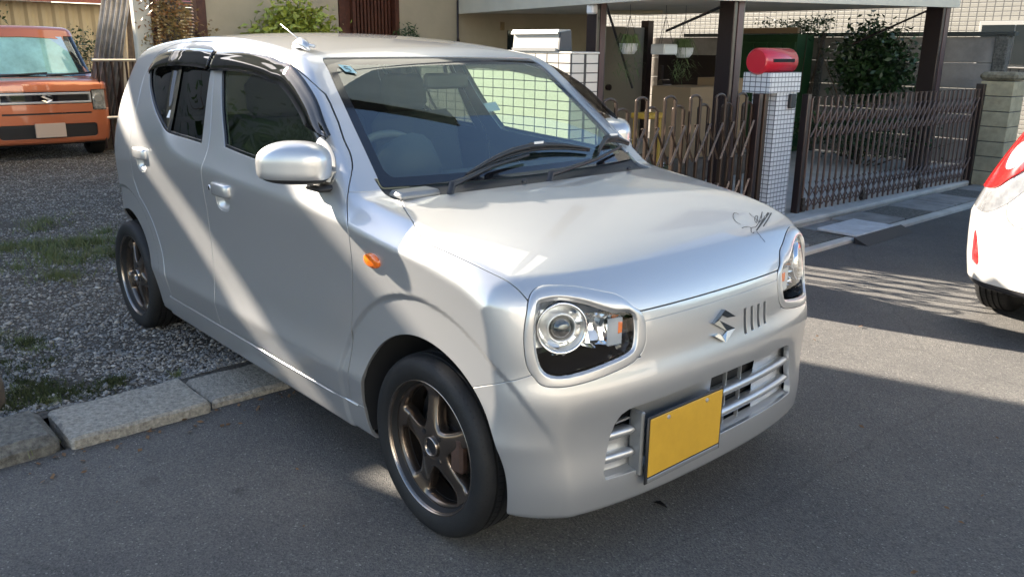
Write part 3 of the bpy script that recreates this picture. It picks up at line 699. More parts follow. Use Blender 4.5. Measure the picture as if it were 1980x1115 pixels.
# ---- door handles, key hole, side indicator
def side_pt(x, z, d=0., sg=-1): return np.array([x, sg*(float(side_y(x, z))+d), z])
def grid_patch(x0, x1, z0, z1, fn, nx=28, nz=18):
    X, Z = np.meshgrid(np.linspace(x0, x1, nx), np.linspace(z0, z1, nz), indexing='ij'); V = np.stack([X.ravel(), fn(X, Z).ravel(), Z.ravel()], 1)
    F = [(i*nz+j, (i+1)*nz+j, (i+1)*nz+j+1, i*nz+j+1) for i in range(nx-1) for j in range(nz-1)]; return V, F
for dr, hx, hz in ((K['d1'], -1.226, .864), (K['d2'], -2.075, .916)):
    X_, Z_ = np.meshgrid(np.linspace(hx-.066, hx+.058, 34), np.linspace(hz-.084, hz+.012, 28), indexing='ij'); q = np.clip(-cup_s(X_, Z_, hx, hz)/.030, 0, 1)
    Y_ = -(side_y(X_, Z_)-.0015-.018*sstep(q)); n2 = 28
    b = MB(); b.add(np.stack([X_.ravel(), Y_.ravel(), Z_.ravel()], 1), [(i*n2+j, (i+1)*n2+j, (i+1)*n2+j+1, i*n2+j+1) for i in range(33) for j in range(27)]); b.build('handle_recess', M['silver'], dr, True)
    prof = []
    for (dx, dd, hz_) in ((-.077, .004, .019), (-.074, .012, .0225), (-.055, .019, .0245), (0, .0215, .025), (.055, .019, .0245), (.074, .012, .0225), (.077, .004, .019)):
        c = side_pt(hx+dx, hz, 0); ring = []
        for k in range(12):
            a = 2*math.pi*k/12; ca, sa = math.cos(a), math.sin(a); ring.append(c+np.array([0, -(dd-.012)-.011*math.copysign(abs(ca)**.5, ca), hz_*math.copysign(abs(sa)**.6, sa)]))
        prof.append(ring)
    b = MB(); n = 12; b.add([p for r_ in prof for p in r_], [(i*n+k, i*n+(k+1) % n, (i+1)*n+(k+1) % n, (i+1)*n+k) for i in range(len(prof)-1) for k in range(n)]+[tuple(range(n))[::-1], tuple((len(prof)-1)*n+k for k in range(n))])
    b.build('door_handle', M['silver'], dr, True)
p = side_pt(-1.333, .857); b = MB(); b.lathe([(.013, .0), (.0125, .003), (.009, .004)], p, (0, -1, 0), 20); b.build('key_ring', M['chrome_soft'], K['d1'], True)
b = MB(); b.lathe([(.0005, .0025), (.009, .0035)], p, (0, -1, 0), 16); b.build('key_hole', M['black'], K['d1'])
for sg in (-1, 1):
    b = MB(); n = 24; V_ = []
    for (s_, d_) in ((1, -.002), (1, .004), (.88, .009), (.6, .0115), (.01, .0125)):
        for k in range(n):
            a = 2*math.pi*k/n; V_.append(side_pt(-.213+.040*s_*math.cos(a), .790+.0225*s_*math.sin(a), d_, sg))
    b.add(V_, [(i*n+k, i*n+(k+1) % n, (i+1)*n+(k+1) % n, (i+1)*n+k) for i in range(4) for k in range(n)]); b.build('side_indicator', M['amber'], car, True)
# rocker highlight strip below the doors
for sg in (-1, 1):
    b = MB(); b.tube([side_pt(x, .286+.0*x, -.002, sg) for x in np.linspace(-2.0, -.36, 24)], .0045, 8); b.build('sill_strip', M['silver'], car, True)
# rear window divider bar
for dr, sg in ((K['d2'], -1), (K['d2m'], 1)):
    b = MB(); q = []
    for (x, z) in ((-1.785, 1.030), (-1.815, 1.12), (-1.845, 1.22), (-1.885, 1.35)):
        for dx in (-.013, .013): q.append(side_pt(x+dx, z, -.004, sg))
    b.add(q, [(0, 1, 3, 2), (2, 3, 5, 4), (4, 5, 7, 6)]); b.build('window_bar', M['gloss_black'], dr)
    b = MB(); q = [side_pt(x, z, -.0065, sg) for x, z in ((-1.84, 1.085), (-1.815, 1.085), (-1.815, 1.115), (-1.84, 1.115))]; b.add(q, [(0, 1, 2, 3)]); b.build('glass_sticker', M['white'], dr)
# ---- smoked door visors
def visor(top, width, sg, par, taper=(1, 1)):
    top = smooth_poly(top, 6, closed=False); n = len(top); d = np.gradient(top, axis=0); d /= np.linalg.norm(d, axis=1)[:, None]; nn = np.stack([d[:, 1], -d[:, 0]], 1)
    if nn[n//2, 1] > 0: nn = -nn
    rows = [(-.006, .003), (.003, .008), (.012, .011), (.020, .012), (.023, .014), (.04, .016), (1.0, .019)]; V_ = []
    for i in range(n):
        t = i/(n-1); w_ = width*min(1, (t/.06)**.5 if taper[0] < 1 else 1, ((1-t)/.22+.10)**.8 if taper[1] < 1 else 1)
        for (q, o_) in rows:
            qq = q if q < 1 else w_; p = top[i]+nn[i]*(qq*(1 if q < .02 else w_/width)-.016*max(0, min(1, (top[i][0]+.98)/.2)))
            V_.append([p[0], sg*(float(side(p[0], p[1]))-.05*max(0, min(1, (p[0]+.85)/.3))*max(0, nn[i][1]*-1)*0+o_*(1 if q < .02 else .5+.5*w_/width)), p[1]])
    m_ = len(rows); F_ = [(i*m_+k, (i+1)*m_+k, (i+1)*m_+k+1, i*m_+k+1) for i in range(n-1) for k in range(m_-1)]
    b = MB(); b.add(V_, F_)
    o_ = b.build('window_visor', M['visor'], par, True); md = o_.modifiers.new('s', 'SOLIDIFY'); md.thickness = .002
    return o_
for dr, sg in ((K['d1'], -1), (K['d1m'], 1)):
    visor([(-1.532, 1.348), (-1.294, 1.352), (-1.087, 1.340), (-.968, 1.322), (-.883, 1.304), (-.779, 1.256), (-.672, 1.198), (-.595, 1.134), (-.545, 1.098)], .066, sg, dr, (1, 0))
for dr, sg in ((K['d2'], -1), (K['d2m'], 1)):
    visor([(-2.165, 1.262), (-2.155, 1.292), (-2.11, 1.325), (-2.04, 1.342), (-1.95, 1.352), (-1.85, 1.356), (-1.685, 1.356), (-1.542, 1.350)], .062, sg, dr, (0, 1))
# ---- cowl details and wipers
def surf_top(x, y, d=0.):
    z = 1.3
    for _ in range(300):
        v = float(body_f(x, y, z))
        if v < 2e-4: break
        z -= max(v*.6, 2e-4)
    return np.array([x, y, z+d])
for piv, elbow, tip, b0, b1 in (((-.252, -.41, .955), (-.33, -.18), (-.348, .0), (-.322, -.30), (-.372, .33)), ((-.222, -.015, .956), (-.325, .33), (-.39, .53), (-.355, .36), (-.43, .70 if False else .62))):
    wp = thing('wiper', None, None); wp.parent = car
    b = MB(); p0 = np.array(piv); p1 = surf_top(elbow[0], elbow[1], .020); p2 = surf_top(tip[0], tip[1], .024)
    b.tube([p0+[.006, -.012, -.012], p0+[-.004, .004, .018], p0+(p1-p0)*.25+[0, 0, .012], p1, p2], [.012, .012, .0085, .0065, .005], 8); b.build('wiper_arm', M['black'], wp, auto=45)
    b = MB(); pts = [surf_top(b0[0]+(b1[0]-b0[0])*t-.03*math.sin(math.pi*t), b0[1]+(b1[1]-b0[1])*t, .010) for t in np.linspace(0, 1, 14)]
    b.tube(pts, .0055, 6); b.build('wiper_rubber', M['black'], wp, True)
    b = MB(); pts = [q+[0.003, 0, .007+.008*math.sin(math.pi*t)] for q, t in zip(pts, np.linspace(0, 1, 14))]; b.tube(pts, [.004+.006*math.sin(math.pi*t) for t in np.linspace(0, 1, 14)], 6); b.build('wiper_blade', M['black'], wp, True)
    m_ = (np.array(pts[8])+np.array(pts[7]))/2; d_ = np.array(pts[9])-np.array(pts[6]); d_ /= np.linalg.norm(d_); b = MB()
    b.tube([m_-d_*.055, m_-d_*.03, m_+d_*.03, m_+d_*.055], [.006, .013, .013, .006], 8); b.build('blade_clip', M['black'], wp, auto=40)
    b = MB(); q = m_+np.array([.012, 0, .012]); b.box(q-[.001, .022, .004], q+[.001, .022, .004]); b.build('blade_label', M['white'], wp)
for y_ in (-.135, .409):
    q = surf_top(-.222 if y_ < 0 else -.240, y_, .004)
    b = MB(); b.tube([q, q+[0, 0, .006], q+[.004, 0, .012]], [.010, .009, .004], 10); b.build('washer_nozzle', M['black'], car, True)
b = MB(); b.box((-.345, -.585, .935), (-.262, -.44, .962), .01); b.build('cowl_corner', M['silver_matt'], car, auto=40)
# ---- grille
fx = lambda y, z: float(xfz(z)-(.10*y*y+.29*y**4))
def bar(y0, y1, zc_, hz_, dp, inset, nm='grille_slat', n=26, curve=0.):
    b = MB(); V_ = []
    for i in range(n):
        y = y0+(y1-y0)*i/(n-1); x = fx(y, zc_)-inset; e = min(1, min(i, n-1-i)/1.5+.35)
        for (dx, dz) in ((-dp, hz_*.5), (-.010, hz_), (-.001, hz_*.55), (.0, -hz_*.2), (-.004, -hz_*.8), (-.014, -hz_), (-dp, -hz_*.9)): V_.append((x+dx, y, zc_+dz*e+curve*0))
    m_ = 7; b.add(V_, [(i*m_+k, i*m_+(k+1) % m_, (i+1)*m_+(k+1) % m_, (i+1)*m_+k) for i in range(n-1) for k in range(m_)]+[tuple(range(m_)), tuple((n-1)*m_+k for k in range(m_))[::-1]]); return b.build(nm, M['silver'], car, auto=60)
b = MB(); V_ = []                                                      # back wall of the opening with its black vents left open
ys = [-.47, -.405, -.345, 0., .235, .47]; zz = [.265, .272, .322, .342, .388, .406, .466, .48]
def backx(y, z): return fx(y, z)-.034
cells_black = set()
for i in range(5):
    if i == 3: b.build('grille_back', M['silver'], car); b = MB()
    for j in range(7):
        y0, y1, z0, z1 = ys[i], ys[i+1], zz[j], zz[j+1]; blk = (i == 3 and j in (1, 3, 5)) or (i == 1 and j == 5)
        if i == 1 and j == 4: blk = True
        if blk: continue
        n = 4; base = []
        for k in range(n+1):
            y = y0+(y1-y0)*k/n; base += [(backx(y, z0), y, z0), (backx(y, z1), y, z1)]
        b.add(base, [(2*k, 2*k+2, 2*k+3, 2*k+1) for k in range(n)])
b.build('grille_back', M['silver'], car)
b = MB(); n = 16; V_ = []
for i in range(n):
    y = -.45+.90*i/(n-1); V_ += [(backx(y, .3)-.03, y, .26), (backx(y, .47)-.03, y, .48)]
b.add(V_, [(2*i, 2*i+2, 2*i+3, 2*i+1) for i in range(n-1)]); b.build('grille_void', M['void'], car)
bar(.006, .438, .398, .0135, .045, .004); bar(.006, .448, .333, .0135, .045, .004)
bar(-.442, -.352, .392, .0125, .040, .004); bar(-.458, -.352, .328, .0125, .040, .004)
b = MB()
for y_ in (.065, .145):
    for z0, z1 in ((.41, .466), (.345, .386), (.285, .318)): b.box((fx(y_, .35)-.034, y_-.0015, z0), (fx(y_, .35)-.022, y_+.0015, z1))
b.box((fx(-.38, .4)-.034, -.405, .418), (fx(-.38, .4)-.024, -.35, .423)); b.build('grille_rib', M['silver'], car)
b = MB(); V_ = []; n = 24                                              # ledge at the bottom of the opening
for i in range(n):
    y = -.462+.924*i/(n-1); V_ += [(fx(y, .276)-.004, y, .2735), (fx(y, .28)-.04, y, .287)]
b.add(V_, [(2*i, 2*i+2, 2*i+3, 2*i+1) for i in range(n-1)]); b.build('grille_ledge', M['silver'], car)
b = MB()
for (c_, z0, z1) in K['slots']:                                         # four slots beside the badge: little open boxes
    x0 = fx(c_, .6)-.006; y0, y1 = c_-.0088, c_+.0088; x1 = x0-.028
    b.add([(x0, y1, z0), (x1, y1, z0), (x1, y1, z1), (x0, y1, z1), (x0, y0, z0), (x1, y0, z0), (x1, y0, z1), (x0, y0, z1)], [(0, 1, 2, 3), (4, 7, 6, 5), (0, 4, 5, 1), (3, 2, 6, 7)])
b.build('slot_liner', M['silver'], car)
b = MB(); b.box((.43, .10, .55), (.435, .26, .66)); b.build('slot_back', M['void'], car)
# badge
Sp = [(0, 1), (.98, .40), (.42, .40), (.02, .64), (-.36, .42), (.98, -.36), (0, -1), (-.98, -.40), (-.42, -.40), (-.02, -.64), (.36, -.42), (-.98, .36)]
def badge(cx, cy, cz, w2, h2, tilt, par, m_, th=.007):
    b = MB(); u = np.array([0, 1, 0.]); v = np.array([-math.sin(tilt), 0, math.cos(tilt)]); n_ = np.array([math.cos(tilt), 0, math.sin(tilt)]); o_ = np.array([cx, cy, cz])
    # viewed from the front, +y is to the viewer's right
    tri = [(0, 1, 2, 3, 4), (4, 5, 10, 11), (6, 7, 8, 9, 10), ]
    P_ = [o_+u*p[0]*w2+v*p[1]*h2 for p in Sp]; Q_ = [p+n_*th*k_ for p, k_ in zip(P_, (1, 1, .4, .4, .45, .9, 1, 1, .4, .4, .45, .9))]; cm_ = [p*1 for p in Q_]
    n = 12; top = [(0, 1, 2), (0, 2, 3), (0, 3, 4), (0, 4, 11), (4, 5, 10), (4, 10, 11), (5, 6, 10), (6, 7, 8), (6, 8, 9), (6, 9, 10)]
    b.add(P_+Q_, [tuple(range(n, 2*n))[::-1]]+[(i, (i+1) % n, n+(i+1) % n, n+i) for i in range(n)]); return b.build('badge', m_, par)
bo = badge(fx(0, .617)-.001, .0, .617, .052, .048, .10, car, mat('badge_chrome', (.42, .44, .43), rough=.10, metal=1), .014)
# number plate (its characters are unreadable in the photograph)
np_ = thing('number_plate', None, None); np_.parent = car
b = MB(); b.box((.500, -.343, .236), (.507, .003, .437), .004); b.build('plate_frame', M['black'], np_, auto=40)
b = MB(); b.box((.503, -.334, .258), (.5095, -.006, .430), .002); b.build('plate_sheet', M['plate'], np_)
b = MB(); b.box((.502, -.334, .240), (.5100, -.006, .254), .002); b.build('plate_rim', M['silver_matt'], np_)
for y_ in (-.26, -.085): b = MB(); b.lathe([(.0005, .004), (.006, .003), (.0065, 0)], (.5095, y_, .418), (1, 0, 0), 10); b.build('plate_bolt', M['chrome_soft'], np_)
b = MB(); b.box((.45, -.352, .262), (.494, -.338, .450), .004); b.build('plate_bracket', M['silver_matt'], np_)
# antenna and sensor pod
b = MB(); q = snap((-.99, -.505, 1.375)); b.tube([q+[-.055, 0, -.004], q+[-.03, 0, .012], q+[.01, 0, .022], q+[.04, 0, .012], q+[.062, 0, -.004]], [.004, .016, .019, .015, .004], 12); b.build('antenna_base', M['silver'], car, True)
b = MB(); b.tube([q+[.012, 0, .026], q+[-.10, -.02, .085]], [.0016, .0012], 6); b.tube([q+[.0, 0, .022], q+[.07, .015, .01]], [.007, .005], 8); b.build('antenna_mast', M['chrome_soft'], car, True)
# windscreen stickers
def ws_pt(a, z, sg=-1, d=.001):
    x = -.2
    for _ in range(300):
        v = float(body_f(x, sg*a, z))
        if v < 1e-4: break
        x -= max(v*.8, 1e-4)
    return np.array([x+d, sg*a, z])
b = MB(); b.add([ws_pt(.455, 1.297), ws_pt(.418, 1.290), ws_pt(.424, 1.314), ws_pt(.462, 1.320)], [(0, 1, 2, 3)]); b.build('inspection_sticker', mat('sticker_teal', (.35, .55, .55), rough=.5), car)
b = MB(); c0, c1 = ws_pt(.444, 1.303, d=.003), ws_pt(.436, 1.311, d=.003)
for (a0, z0), (a1, z1) in (((.448, 1.313), (.436, 1.311)), ((.448, 1.313), (.446, 1.306)), ((.446, 1.306), (.435, 1.304)), ((.435, 1.304), (.434, 1.298)), ((.434, 1.298), (.445, 1.297))): b.tube([ws_pt(a0, z0, d=.002), ws_pt(a1, z1, d=.002)], .0011, 4)
b.build('sticker_digit', M['black'], car)
# ---- interior
b = MB(); pr = [(-.36, .90), (-.46, .945), (-.62, .955), (-.70, .93), (-.74, .84), (-.72, .66), (-.40, .60)]
b.prism(pr, (0, -.60, 0), (1, 0, 0), (0, 0, 1), (0, 1, 0), 1.20); b.build('dashboard', M['lining'], car, auto=30)
b = MB(); b.tube([(-.55, -.33, .945), (-.60, -.33, .985), (-.68, -.33, .975)], [.10, .12, .09], 16); b.build('instrument_hood', M['lining'], car, True)
b = MB(); n = 40; c_ = np.array([-.80, -.33, .93]); u = np.array([0, 1, 0.]); v = np.array([.45, 0, .89]); b.tube([c_+.175*(u*math.cos(a)+v*math.sin(a)) for a in np.linspace(0, 2*math.pi, n+1)], .014, 8, False)
b.tube([c_-u*.17, c_, c_+u*.17], [.012, .04, .012], 8); b.tube([c_, c_-v*.17], [.04, .012], 8); b.build('steering_wheel', M['seat_light'], car, True)
b = MB(); b.box((-.885, -.06, 1.225), (-.860, .15, 1.285), .01); b.tube([(-.872, .045, 1.28), (-.89, .045, 1.335)], .008, 6); b.build('rear_view_mirror', M['black'], car, auto=40)
b = MB(); b.add([ws_pt(-.12+.0, 1.24, 1)]*0+[(-.73, .115, 1.175), (-.70, .115, 1.145), (-.70, .175, 1.15), (-.73, .175, 1.18)], [(0, 1, 2, 3)]); b.build('dash_card', M['chrome_soft'], car)
for y_ in (-.33, .33):
    st = thing('front_seat', None, None); st.parent = car
    b = MB(); b.box((-1.42, y_-.24, .50), (-.92, y_+.24, .62), .05); b.build('seat_cushion', M['seat'], st, auto=50)
    b = MB(); b.box((-1.50, y_-.235, .60), (-1.38, y_+.235, 1.10), .05, rot=Euler((0, R(-14), 0)).to_matrix()); b.build('seat_back', M['seat'], st, auto=50)
    b = MB(); b.box((-1.62, y_-.12, 1.09), (-1.53, y_+.12, 1.26), .035, rot=Euler((0, R(-10), 0)).to_matrix()); b.build('headrest', M['seat'], st, auto=50)
b = MB(); b.box((-2.25, -.58, .48), (-1.85, .58, .62), .05); b.box((-2.36, -.58, .60), (-2.24, .58, 1.05), .05, rot=Euler((0, R(-16), 0)).to_matrix()); b.build('rear_bench', M['seat'], car, auto=50)
b = MB(); b.box((-2.6, -.60, .22), (-.4, .60, .26)); b.build('cabin_floor', M['lining'], car)
# signature on the hood: thin flat strokes
SIG = [[(0.253, 0.393, 0.859), (0.239, 0.396, 0.863), (0.245, 0.374, 0.862), (0.267, 0.341, 0.857), (0.286, 0.324, 0.852), (0.299, 0.32, 0.848), (0.31, 0.322, 0.844)], [(0.328, 0.301, 0.838), (0.325, 0.321, 0.838), (0.327, 0.343, 0.837), (0.336, 0.341, 0.833), (0.35, 0.321, 0.828), (0.358, 0.318, 0.824), (0.355, 0.331, 0.826)], [(0.251, 0.459, 0.857), (0.269, 0.444, 0.852), (0.284, 0.441, 0.848), (0.301, 0.429, 0.843), (0.314, 0.405, 0.839), (0.299, 0.419, 0.844), (0.278, 0.453, 0.849), (0.274, 0.473, 0.849), (0.295, 0.441, 0.844), (0.313, 0.422, 0.839)], [(0.311, 0.426, 0.839), (0.288, 0.47, 0.845), (0.25, 0.54, 0.852), (0.283, 0.484, 0.846), (0.302, 0.462, 0.841), (0.279, 0.511, 0.846)], [(0.334, 0.345, 0.834), (0.333, 0.359, 0.834), (0.332, 0.375, 0.833), (0.316, 0.415, 0.838), (0.301, 0.457, 0.841)], [(0.349, 0.353, 0.827), (0.31, 0.446, 0.839), (0.257, 0.567, 0.848)], [(0.346, 0.361, 0.828), (0.308, 0.458, 0.839), (0.261, 0.566, 0.847)], [(0.336, 0.412, 0.83), (0.305, 0.486, 0.838), (0.261, 0.581, 0.846)], [(0.352, 0.348, 0.826), (0.376, 0.338, 0.813), (0.393, 0.338, 0.799)]]
b = MB()
for k, s_ in enumerate(SIG):
    pts = smooth_poly(s_, 4, closed=False) if len(s_) > 3 else np.array(s_); P_ = []
    for q in pts: P_.append(snap(q)+nrm(snap(q))*.0008)
    wd = .0022 if 5 <= k <= 7 else .0013
    for a_, c_ in zip(P_[:-1], P_[1:]):
        d_ = c_-a_; l_ = np.linalg.norm(d_)+1e-9; t_ = np.cross(d_/l_, nrm(a_))*wd; b.add([a_-t_, c_-t_, c_+t_, a_+t_], [(0, 1, 2, 3)])
b.build('hood_lettering', M['black'], car)
# ================================================================ the place
def asphalt():
    m = bpy.data.materials.new('asphalt'); m.use_nodes = True; t = m.node_tree; p = t.nodes['Principled BSDF']; tc = t.nodes.new('ShaderNodeTexCoord'); L = t.links.new
    def noise(sc_, det=6, ro=.6): n = t.nodes.new('ShaderNodeTexNoise'); n.inputs['Scale'].default_value = sc_; n.inputs['Detail'].default_value = det; n.inputs['Roughness'].default_value = ro; L(tc.outputs['Object'], n.inputs['Vector']); return n
    def ramp(src, a, b, ca, cb): r = t.nodes.new('ShaderNodeValToRGB'); r.color_ramp.elements[0].position = a; r.color_ramp.elements[1].position = b; r.color_ramp.elements[0].color = (*ca, 1); r.color_ramp.elements[1].color = (*cb, 1); L(src, r.inputs[0]); return r
    v = t.nodes.new('ShaderNodeTexVoronoi'); v.inputs['Scale'].default_value = 210; L(tc.outputs['Object'], v.inputs['Vector'])
    n1 = noise(1.3, 8, .7); n2 = noise(260, 3); n3 = noise(.45, 3)
    sep = t.nodes.new('ShaderNodeSeparateColor'); L(v.outputs['Color'], sep.inputs[0])
    base = ramp(sep.outputs[0], .0, 1., (.056, .056, .057), (.135, .130, .122))
    big = ramp(n1.outputs[0], .3, .72, (.72, .72, .74), (1.2, 1.18, 1.14))
    mx = t.nodes.new('ShaderNodeMix'); mx.data_type = 'RGBA'; mx.blend_type = 'MULTIPLY'; mx.inputs[0].default_value = 1; L(base.outputs[0], mx.inputs[6]); L(big.outputs[0], mx.inputs[7])
    sp = ramp(sep.outputs[1], .975, .985, (0, 0, 0), (.10, .10, .095)); ad = t.nodes.new('ShaderNodeMix'); ad.data_type = 'RGBA'; ad.blend_type = 'ADD'; ad.inputs[0].default_value = 1
    L(mx.outputs[2], ad.inputs[6]); L(sp.outputs[0], ad.inputs[7])
    bg3 = ramp(n3.outputs[0], .35, .7, (.85, .85, .86), (1.12, 1.10, 1.06)); m3 = t.nodes.new('ShaderNodeMix'); m3.data_type = 'RGBA'; m3.blend_type = 'MULTIPLY'; m3.inputs[0].default_value = 1; L(ad.outputs[2], m3.inputs[6]); L(bg3.outputs[0], m3.inputs[7])
    cn = noise(1.1, 5, .6); cv = t.nodes.new('ShaderNodeTexVoronoi'); cv.feature = 'DISTANCE_TO_EDGE'; cv.inputs['Scale'].default_value = .42; av = t.nodes.new('ShaderNodeMix'); av.data_type = 'VECTOR'; av.inputs[0].default_value = .22; L(tc.outputs['Object'], av.inputs[4]); L(cn.outputs['Color'], av.inputs[5]); L(av.outputs[1], cv.inputs['Vector'])
    ck = ramp(cv.outputs['Distance'], .0008, .0024, (.35, .35, .35), (1, 1, 1)); m4 = t.nodes.new('ShaderNodeMix'); m4.data_type = 'RGBA'; m4.blend_type = 'MULTIPLY'; m4.inputs[0].default_value = .3; L(m3.outputs[2], m4.inputs[6]); L(ck.outputs[0], m4.inputs[7])
    st = noise(5.5, 4, .5); sr = ramp(st.outputs[0], .66, .74, (1, 1, 1), (.62, .61, .60)); m5 = t.nodes.new('ShaderNodeMix'); m5.data_type = 'RGBA'; m5.blend_type = 'MULTIPLY'; m5.inputs[0].default_value = 1; L(m4.outputs[2], m5.inputs[6]); L(sr.outputs[0], m5.inputs[7])
    L(m5.outputs[2], p.inputs['Base Color']); p.inputs['Roughness'].default_value = .82
    b = t.nodes.new('ShaderNodeBump'); b.inputs['Strength'].default_value = .75; b.inputs['Distance'].default_value = .004; L(v.outputs['Distance'], b.inputs['Height'])
    b2 = t.nodes.new('ShaderNodeBump'); b2.inputs['Strength'].default_value = .4; b2.inputs['Distance'].default_value = .003; L(n2.outputs[0], b2.inputs['Height']); L(b.outputs[0], b2.inputs['Normal']); L(b2.outputs[0], p.inputs['Normal'])
    return m
M['asphalt'] = asphalt()
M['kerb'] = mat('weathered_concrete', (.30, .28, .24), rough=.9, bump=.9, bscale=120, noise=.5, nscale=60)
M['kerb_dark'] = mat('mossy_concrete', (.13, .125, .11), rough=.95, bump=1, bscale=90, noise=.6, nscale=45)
M['concrete'] = mat('grey_concrete', (.26, .25, .235), rough=.9, bump=.5, bscale=90, noise=.35, nscale=5)
M['concrete_l'] = mat('pale_concrete', (.48, .46, .42), rough=.9, bump=.3, bscale=90, noise=.2, nscale=4)
M['soil'] = mat('dark_gravel_soil', (.075, .066, .055), rough=1, bump=1, bscale=60, noise=.6, nscale=40)
M['stucco'] = mat('beige_stucco', (.50, .405, .27), rough=.9, bump=.5, bscale=260, noise=.10, nscale=2)
M['stucco_w'] = mat('off_white_plaster', (.66, .60, .48), rough=.85, bump=.2, bscale=150, noise=.1, nscale=2)
M['stucco_g'] = mat('grey_green_plaster', (.50, .52, .50), rough=.85, bump=.2, bscale=60, noise=.12, nscale=.8)
M['brownmetal'] = mat('dark_brown_metal', (.030, .018, .017), rough=.35, metal=.3, coat=.3)
M['gatemetal'] = mat('bronze_gate_metal', (.058, .040, .030), rough=.38, metal=.55)
M['gatelight'] = mat('worn_gate_metal', (.09, .068, .054), rough=.35, metal=.6)
M['dwood'] = mat('dark_red_wood', (.10, .030, .014), rough=.5, bump=.2, noise=.4, nscale=20)
M['wood'] = mat('weathered_wood', (.14, .11, .085), rough=.8, noise=.4, nscale=18)
M['tile'] = mat('white_glazed_tile', (.56, .53, .475), rough=.25, noise=.12, nscale=3, coat=.4)
M['grout'] = mat('dark_grout', (.06, .06, .06), rough=.9)
M['nwall'] = mat('cool_grey_render', (.20, .205, .215), rough=.9)
M['block'] = mat('sandy_block', (.42, .365, .24), rough=.95, bump=.6, bscale=140, noise=.25, nscale=9)
M['bwall'] = mat('stained_concrete_panel', (.30, .275, .25), rough=.9, bump=.3, bscale=40, noise=.35, nscale=2.2)
M['leaf'] = mat('green_leaf', (.055, .105, .022), rough=.45, noise=.5, nscale=5, col2=(.018, .05, .012))
M['leaf_y'] = mat('yellow_green_leaf', (.44, .44, .06), rough=.45, noise=.5, nscale=5, col2=(.18, .23, .03))
M['leaf_r'] = mat('russet_leaf', (.36, .13, .04), rough=.5, noise=.5, nscale=7, col2=(.24, .20, .06))
M['leaf_d'] = mat('dark_leaf', (.040, .085, .022), rough=.4, noise=.5, nscale=5, col2=(.018, .042, .012))
M['leaf_dry'] = mat('dry_leaf', (.16, .085, .035), rough=.8, noise=.6, nscale=30)
M['bark'] = mat('bark', (.09, .06, .04), rough=.9, bump=.6, bscale=40)
M['moss'] = mat('moss', (.045, .058, .018), rough=.95, noise=.5, nscale=30)
M['stone'] = mat('gravel_stone', (.30, .285, .265), rough=.85, noise=.65, nscale=9, bump=.4, bscale=120)
M['red'] = mat('red_box_paint', (.50, .015, .03), rough=.3, coat=.5)
M['green'] = mat('green_shutter', (.018, .07, .018), rough=.6)
M['zinc'] = mat('galvanised_sheet', (.42, .43, .45), rough=.33, metal=.6, noise=.35, nscale=6)
M['shed'] = mat('beige_sheet', (.46, .385, .24), rough=.6)
M['rroof'] = mat('red_brown_roof', (.30, .085, .06), rough=.6, noise=.2)
M['card'] = mat('cardboard', (.30, .20, .11), rough=.9)
M['yellow'] = mat('yellow_plastic', (.55, .33, .04), rough=.5)
M['winglass'] = mat('window_glass_dark', (.02, .025, .028), rough=.05, spec=.8)
M['alu'] = mat('aluminium_frame', (.55, .55, .54), rough=.4, metal=.7)

def brickmat(name, c, mortar, sx, sy, axis='xz', rough=.3, off_=0., mort=.06):
    m = bpy.data.materials.new(name); m.use_nodes = True; t = m.node_tree; p = t.nodes['Principled BSDF']; p.inputs['Roughness'].default_value = rough; L = t.links.new
    tc = t.nodes.new('ShaderNodeTexCoord'); sep = t.nodes.new('ShaderNodeSeparateXYZ'); com = t.nodes.new('ShaderNodeCombineXYZ'); L(tc.outputs['Object'], sep.inputs[0])
    if axis == 'box':
        add = t.nodes.new('ShaderNodeMath'); add.operation = 'ADD'; L(sep.outputs['X'], add.inputs[0]); L(sep.outputs['Y'], add.inputs[1]); L(add.outputs[0], com.inputs[0])
    else: L(sep.outputs[axis[0].upper()], com.inputs[0])
    L(sep.outputs['Z'], com.inputs[1])
    b = t.nodes.new('ShaderNodeTexBrick'); b.offset = off_; b.inputs['Scale'].default_value = 1; b.inputs['Brick Width'].default_value = sx; b.inputs['Row Height'].default_value = sy
    b.inputs['Mortar Size'].default_value = min(sx, sy)*mort; b.inputs['Mortar Smooth'].default_value = .1
    b.inputs['Color1'].default_value = (*c, 1); b.inputs['Color2'].default_value = (*(q*.93 for q in c), 1); b.inputs['Mortar'].default_value = (*mortar, 1)
    L(com.outputs[0], b.inputs['Vector']); L(b.outputs['Color'], p.inputs['Base Color'])
    bp = t.nodes.new('ShaderNodeBump'); bp.inputs['Strength'].default_value = .5; bp.inputs['Distance'].default_value = .003; bp.invert = True; L(b.outputs['Fac'], bp.inputs['Height']); L(bp.outputs[0], p.inputs['Normal'])
    return m
M['smalltile'] = brickmat('small_white_tile', (.62, .64, .66), (.10, .11, .13), .048, .036, 'box', mort=.10)
M['bldtile'] = brickmat('facade_tile', (.25, .245, .225), (.09, .09, .09), .105, .06, 'box', .35, mort=.12)

